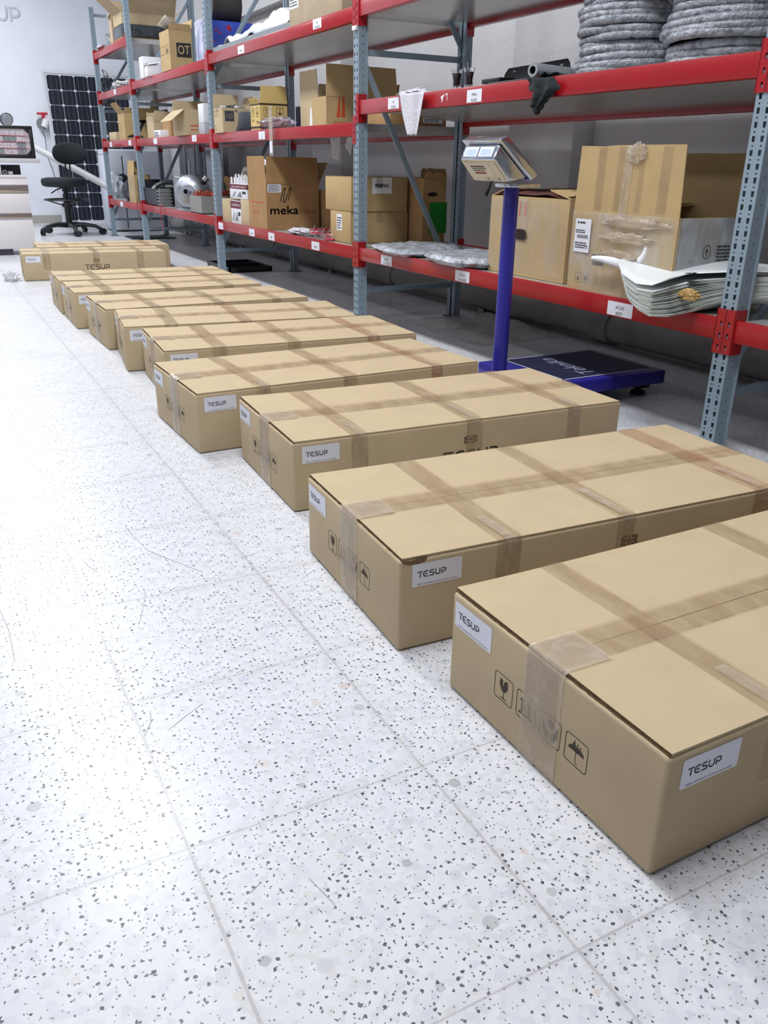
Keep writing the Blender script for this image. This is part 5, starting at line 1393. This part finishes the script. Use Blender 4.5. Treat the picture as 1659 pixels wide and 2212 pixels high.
for a in (.118, .195): MB().lathe([(0, 0), (.006, 0), (.005, .004), (0, .005)], 12, Matrix.Translation(F[0] + F[1] * a + F[2] * .018) @ (F[1].cross(F[2])).to_track_quat('Z', 'Y').to_matrix().to_4x4()).build('screw', GALV, hd, smooth=True)
MB().tube([(pxx - .09, pyy + .02, .925), (pxx - .10, pyy + .02, .90), (pxx - .115, pyy + .02, .872)], lambda i: (.004, .005, .009)[i], 8).build('plug_lead', BLACK, hd, smooth=True)
MB().box((pxx - .05, pyy - .05, .905), (pxx + .11, pyy + .05, .920)).build('head_bracket', STAINLESS, t, bevel=.003)

# ================================================================== FAR END OF THE ROOM
# stool
cy_ = 11.0; cc = at_z(150, 503, 0)
t = thing('drafting_chair', 'black wheeled drafting chair with a foot ring and small oval backrest', 'chair', (-.46, 11.05, 0))
cx_ = 0
for k in range(5):
    a = 2 * PI * k / 5 - .286
    ca, sa = math.cos(a), math.sin(a)
    MB().tube([(.03 * ca, .03 * sa, .125), (.14 * ca, .14 * sa, .135), (.25 * ca, .25 * sa, .115), (.305 * ca, .305 * sa, .075), (.31 * ca, .31 * sa, .055)], lambda i: (.034, .028, .023, .019, .014)[i], 10).build('base_arm', BLACK, t, smooth=True)
    M = Matrix.Translation((.31 * ca + .012, .31 * sa, .043)) @ Matrix.Rotation(a + .8, 4, 'Z') @ Matrix.Rotation(PI / 2, 4, 'X')
    for s_ in (-.018, .006): MB().lathe([(0, s_), (.038, s_), (.042, s_ + .003), (.042, s_ + .008), (.038, s_ + .011), (0, s_ + .011)], 18, M).build('caster', BLACK, t, smooth=True)
MB().lathe([(0, .10), (.05, .10), (.045, .16), (.032, .17), (.032, .40), (.022, .41), (.022, .60), (.06, .60), (.06, .614), (0, .614)], 24).build('gas_column', BLACK, t, smooth=True)
MB().tube([(.21 * math.cos(a), .21 * math.sin(a), .455) for a in [2 * PI * k / 40 for k in range(40)]], .011, 8, closed=True).build('foot_ring', BLACK, t, smooth=True)
for k in range(3):
    a = 2 * PI * k / 3 + 2.9; MB().tube([(.21 * math.cos(a), .21 * math.sin(a), .455), (.03 * math.cos(a), .03 * math.sin(a), .38)], .008, 8).build('ring_spoke', BLACK, t, smooth=True)
MB().lathe([(0, .36), (.05, .36), (.055, .385), (.05, .41), (0, .41)], 18).build('ring_hub', BLACK, t, smooth=True)
MB().lathe([(0, .615), (.18, .618), (.213, .632), (.222, .668), (.222, .70), (.21, .724), (.16, .736), (0, .739)], 40).build('seat', BLACK_SOFT, t, smooth=True)
MB().tube([(-.05, -.03, .60), (-.10, -.06, .58), (-.15, -.08, .54)], .007, 8).build('height_lever', BLACK, t, smooth=True)
for s_ in (-.022, .022): MB().tube([(.03 + s_, .0, .605), (.08 + s_, .17, .66), (.08 + s_, .20, .74), (.08 + s_, .17, 1.0)], .008, 8).build('back_stem', BLACK, t, smooth=True)
def backr(a, b):
    th, ph = 2 * PI * a, PI * b
    sx = math.copysign(abs(math.cos(th)) ** .8, math.cos(th)); 
    return Vector((.10 + .170 * math.sin(ph) * sx, .135 + .030 * math.cos(ph) - .05 * (math.sin(ph) * math.cos(th)) ** 2, 1.04 + .14 * math.sin(ph) * math.sin(th)))
MB().grid(backr, 48, 20).build('backrest', BLACK_SOFT, t, smooth=True)

t.scale = (1.38, 1.38, 1.03); t.location = (-.50, 11.05, 0)
# solar panel leaning on the back wall
TL, TR, BR = at_y(93, 151, YB - .05), at_y(283, 168, YB - .05), at_y(238, 479, YB - .30)
a = at_y(148, 479, YB - .30)
t = thing('solar_panel', 'tall dark solar panel in a white frame leaning on the back wall', 'solar panel', (-.235, YB - .32, 0), -.04)
PWd, PHt = 1.32, 2.30
lean = math.asin(min(.9, .26 / PHt)); roll = math.radians(0)
Mx = Matrix.Rotation(-lean, 4, 'X')
x0 = -.0
FR = mat('white_aluminium_frame', (214, 216, 220), .35)
pn = MB().box((0, 0, 0), (PWd, .03, PHt), Mx).build('backsheet', mat('white_backsheet', (206, 212, 222), .35), t)
mb = MB()
for (p0_, p1_) in (((-.018, -.012, 0), (.014, .034, PHt)), ((PWd - .014, -.012, 0), (PWd + .018, .034, PHt)), ((.014, -.012, 0), (PWd - .014, .034, .028)), ((.014, -.012, PHt - .028), (PWd - .014, .034, PHt))): mb.box(p0_, p1_, Mx)
mb.build('frame', FR, t)
cs = MB(); cw = (PWd - .07) / 6; nrow = 10; chh = (PHt - .10) / nrow
for i in range(6):
    for j in range(nrow):
        x_, z_ = .035 + i * cw, .05 + j * chh; g = .003; ch_ = .022
        pl = [(x_ + g + ch_, z_ + g), (x_ + cw - g - ch_, z_ + g), (x_ + cw - g, z_ + g + ch_), (x_ + cw - g, z_ + chh - g - ch_), (x_ + cw - g - ch_, z_ + chh - g), (x_ + g + ch_, z_ + chh - g), (x_ + g, z_ + chh - g - ch_), (x_ + g, z_ + g + ch_)]
        cs.add([(p[0], -.0016, p[1]) for p in pl], [tuple(range(8))], Mx)
cs.build('solar_cells', mat('dark_solar_cell', (22, 27, 40), .25, coat=.3), t)
bb = MB()
for i in range(6):
    for k in (.3, .7): bb.box((.035 + (i + k) * cw - .0012, -.003, .04), (.035 + (i + k) * cw + .0012, -.0018, PHt - .04), Mx)
bb.build('busbars', mat('thin_silver_line', (120, 126, 140), .4), t)
# white cabinet behind the end of the rack
t = thing('white_cabinet', 'tall white metal cabinet with rounded top standing beyond the end of the rack', 'cabinet', (.16, 11.35, 0))
MB().box((0, 0, .02), (.84, .60, 1.14)).build('body', mat('cool_white_enamel', (196, 200, 210), .35), t, bevel=.03, seg=4)
MB().box((-.006, .05, .08), (.0, .56, 1.06)).build('door', mat('cool_white_enamel_door', (210, 216, 228), .35), t, bevel=.003)
MB().box((.22, -.003, .05), (.232, .0, 1.05)).build('side_seam', BLACK, t)
MB().box((-.01, .08, 1.07), (0, .5, 1.10)).build('control_strip', mat('cool_white_enamel_door', (210, 216, 228), .35), t, bevel=.003)
t = thing('steel_door_panel', 'pale grey ribbed metal sheet standing against the right wall behind the end bay', 'metal sheet', (1.05, 8.8, 0))
MB().box((0, 0, 0), (.03, 1.9, 1.18)).build('sheet', mat('pale_steel', (176, 180, 190), .25, metal=.5), t, bevel=.003)
for k in range(4): MB().box((-.012, .2 + .45 * k, .02), (0, .26 + .45 * k, 1.16)).build('rib', MATS['pale_steel'], t)
# corrugated pale duct crossing to a film wrapped end
t = thing('flexible_duct', 'pale ribbed duct sloping down across the solar panel to a film wrapped end', 'duct', (0, 0, 0))
a = at_y(-30, 262, 12.6); b_ = at_y(235, 404, 11.2)
pts = [a.lerp(b_, k / 60) for k in range(61)]
t.location = (a.x, a.y, 0); o_ = Vector((a.x, a.y, 0))
MB().tube([p - o_ for p in pts], lambda i: .047 + (.003 if i % 2 else 0), 14).build('duct', mat('pale_duct', (196, 196, 196), .4), t, smooth=True, angle=80)
c = at_y(252, 408, 11.0)
blob('wrapped_end', film('cloudy_end_wrap', (206, 214, 222), .8, .12, 16, .9, (1, 1, 1), .75), t, c - o_, (.13, .12, .17), 7, .5)
blob('dark_nozzle', BLACK, t, at_y(264, 392, 11.05) - o_, (.10, .09, .10), 2, .3)
# wall valve with red handle and white elbow, black cable
c = at_y(96, 268, YB - .06)
t = thing('wall_outlet', 'white pipe elbow with a red T handle on the back wall beside the solar panel', 'pipe outlet', (c.x, YB - .06, c.z))
MB().tube([(.05, .06, .05), (.05, -.02, .05), (.02, -.06, .03), (-.02, -.07, -.05)], lambda i: (.055, .06, .06, .05)[i], 18).build('elbow', WHITE_PL, t, smooth=True)
MB().lathe([(.05, 0), (.085, 0), (.09, .02), (.085, .035), (.05, .035)], 24, Matrix.Translation((-.04, -.03, 0)) @ Matrix.Rotation(PI / 2, 4, 'X')).build('grey_collar', GALV, t, smooth=True)
h_ = at_y(93, 248, YB - .1)
MB().box((h_.x - c.x - .095, -.06, h_.z - c.z), (h_.x - c.x + .085, -.03, h_.z - c.z + .035)).build('red_handle', mat('red_handle', (186, 40, 60), .4), t, bevel=.006)
MB().box((h_.x - c.x - .03, -.055, h_.z - c.z - .06), (h_.x - c.x + .025, -.035, h_.z - c.z)).build('handle_stem', MATS['red_handle'], t, bevel=.006)
a = at_y(91, 282, YB - .12); b_ = at_y(103, 340, YB - .12); d_ = at_y(119, 386, YB - .12)
t = thing('black_cable', 'thin black cable hanging from the wall outlet beside the solar panel', 'cable', a)
MB().tube([(0, 0, 0), (.03, 0, -.08), b_ - a, (b_ - a).lerp(d_ - a, .5) + Vector((.01, 0, 0)), d_ - a, (d_ - a) + Vector((.05, 0, -.4))], .005, 6).build('cable', BLACK, t, smooth=True)
# raised letters on the back wall
a = at_y(-79, 18, YB); b_ = at_y(43, 48, YB); hL = at_y(20, 16, YB).z - at_y(20, 47, YB).z
hL = .20; kx = .98; xs = b_.x - 4.54 * hL * kx
t = thing('wall_lettering', 'raised pale brand lettering mounted high on the back wall', 'lettering', (xs, YB, at_y(30, 47, YB).z))
for k in range(5):
    Q = Print(); Q.logo(0, 0, hL, kx, only=k)
    n_ = len(Q.v); mb = MB()
    [mb.prism([Q.v[i] for i in f], .001, .014 + .0004 * j, Matrix.Rotation(PI / 2, 4, 'X')) for j, f in enumerate(Q.f)]
    mb.build('letter', mat('letter_face', (206, 210, 218), .5), t)
# white drawer cabinet at the left edge
CY = 8.35
t = thing('drawer_cabinet', 'white drawer cabinet with silver grip rails and dark plinth at the left edge', 'cabinet', (-1.29, CY, 0))
EN = mat('white_enamel', (222, 218, 218), .4)
MB().box((-1.3, 0, .065), (-.01, .60, .80)).build('body', EN, t, bevel=.003)
MB().box((-1.28, .03, 0), (-.25, .57, .066)).build('plinth', mat('dark_plinth', (74, 72, 84), .5), t)
MB().box((-1.31, -.006, .80), (.006, .61, .826)).build('top_board', EN, t, bevel=.003)
lv = [(at_y(20, v, CY).z) for v in (401, 411, 462, 474)]
for (za, zb_) in ((lv[1] - .03, lv[0] + .01), (lv[3] - .0, lv[2])):
    d_ = MB().box((-1.3, -.012, min(za, zb_)), (-.008, 0, max(za, zb_))).build('grip_rail', STAINLESS, t, bevel=.003)
for (za, zb_) in ((.07, lv[3] - .004), (lv[2] + .006, lv[1] - .034)):
    for k in range(2): MB().box((-1.29 + .645 * k, -.010, za), (-.655 + .645 * k, 0, zb_)).build('drawer_front', EN, t, bevel=.003)
# things on the cabinet: grey panel, white box, spool
o = MB().box((0, 0, 0), (.20, .02, .10)).build('dark_screen', mat('dark_screen', (62, 64, 70), .3), None, bevel=.004); c = at_y(5, 378, CY + .3); o.location = (c.x, CY + .35, .827); tag(o, 'small dark screen standing on the white cabinet under the desk board', 'screen')
o = small_box('tiny white box in front of the small dark screen', (at_y(18, 378, CY + .2).x, CY + .15, .827), .045, .03, .035, WB, 'white_box')
t = thing('tape_roll', 'small grey tape roll beside the tiny white box on the cabinet', 'tape roll', (at_y(11, 376, CY + .15).x, CY + .14, .827)); MB().lathe([(.012, -.01), (.024, -.01), (.024, .01), (.012, .01), (.012, -.01)], 20, Matrix.Translation((0, 0, .025)) @ Matrix.Rotation(PI / 2, 4, 'X'), cap=False).build('roll', GALV, t, smooth=True)
# shelf board above and organiser
t = thing('desk_board', 'pale grey board shelf above the white cabinet carrying the parts organiser', 'shelf', (-1.13, CY + .05, 0))
zt = at_y(40, 342, CY).z; zb_ = at_y(60, 352, CY).z
MB().box((-1.35, 0, zb_), (0, .40, zt)).build('board', mat('grey_board', (196, 196, 200), .5), t, bevel=.003)
for xx in (-1.2, -.42): MB().box((xx, .30, .826), (xx + .03, .38, zb_)).build('upright', mat('grey_board', (196, 196, 200), .5), t)
t = thing('parts_organiser', 'black framed clear parts organiser with red dividers standing on the board', 'organiser', (-1.165, CY + .08, zt))
hO = at_y(40, 271, CY).z - zt; wO = .47
MB().box((-wO, .012, .004), (0, .085, hO - .004)).build('case_back', mat('clear_grey_plastic', (196, 190, 196), .3), t)
mb = MB(); fw = .028
mb.box((-wO, -.008, 0), (0, .09, fw * 1.3)); mb.box((-wO, -.008, hO - fw), (0, .09, hO)); mb.box((-fw * 1.4, -.008, fw), (0, .09, hO - fw)); mb.box((-wO, -.008, fw), (-wO + fw, .09, hO - fw))
for s_, zc in ((1, hO - fw), (-1, fw * 1.3)): mb.add([(-fw * 1.4, -.006, zc), (-fw * 3.2, -.006, zc), (-fw * 1.4, -.006, zc - s_ * .05), (-fw * 1.4, .05, zc), (-fw * 3.2, .05, zc), (-fw * 1.4, .05, zc - s_ * .05)], [(0, 1, 2), (3, 5, 4), (0, 3, 4, 1), (1, 4, 5, 2), (2, 5, 3, 0)])
mb.build('frame', BLACK, t, bevel=.006)
rnd = random.Random(9)
for r in range(4):
    for c_i in range(5):
        xa = -wO + fw + c_i * .068; za = fw * 1.4 + r * (hO - 2.6 * fw) / 4; hh = (hO - 2.6 * fw) / 4 - .006
        if c_i == 4:
            if r % 2: continue
            hh = (hO - 2.6 * fw) / 2 - .012; w_c = .085
        else: w_c = .062
        cmp_ = MB().box((xa, .004, za), (xa + w_c, .012, za + hh)).build('compartment', mat('compartment_%d' % (rnd.randrange(3)), [(206, 196, 204), (176, 178, 184), (140, 146, 152)][rnd.randrange(3)], .3, var=.5, vscale=60), t)
    MB().box((-wO + fw, -.001, fw * 1.4 + r * (hO - 2.6 * fw) / 4 - .005), (-fw * 1.4, .006, fw * 1.4 + r * (hO - 2.6 * fw) / 4 - .001)).build('red_divider', mat('red_divider', (170, 30, 50), .4), t)
c = at_y(14, 258, CY + .25)
t = thing('round_lamp', 'round grey lamp head sticking up behind the parts organiser', 'lamp', (c.x, CY + .28, zt))
M = Matrix.Translation((0, 0, c.z - zt)) @ Matrix.Rotation(PI / 2 + .3, 4, 'X') @ Matrix.Rotation(.35, 4, 'Y')
MB().lathe([(0, -.03), (.055, -.03), (.068, -.015), (.072, .012), (.064, .02), (0, .02)], 30, M).build('lamp_head', mat('dark_grey_metal', (84, 88, 94), .4), t, smooth=True)
MB().lathe([(0, .0205), (.060, .0205), (.058, .024), (0, .025)], 30, M).build('lens', mat('pale_lens', (176, 184, 188), .3), t, smooth=True)
MB().tube([(0, .02, .0), (0, .02, (c.z - zt) * .6), (0, .01, c.z - zt - .05)], .008, 8).build('stem', GALV, t, smooth=True)
# stretch film scrap by the brand printed carton
t = thing('film_scrap', 'small crumpled clear film scrap on the floor at the brand printed carton corner', 'plastic film', (-1.80, 6.10, 0))
blob('scrap', film('clear_scrap', (226, 226, 230), .45, .08, 20, .9, (1, 1, 1), .3), t, (0, 0, .035), (.06, .10, .04), 5, .7)
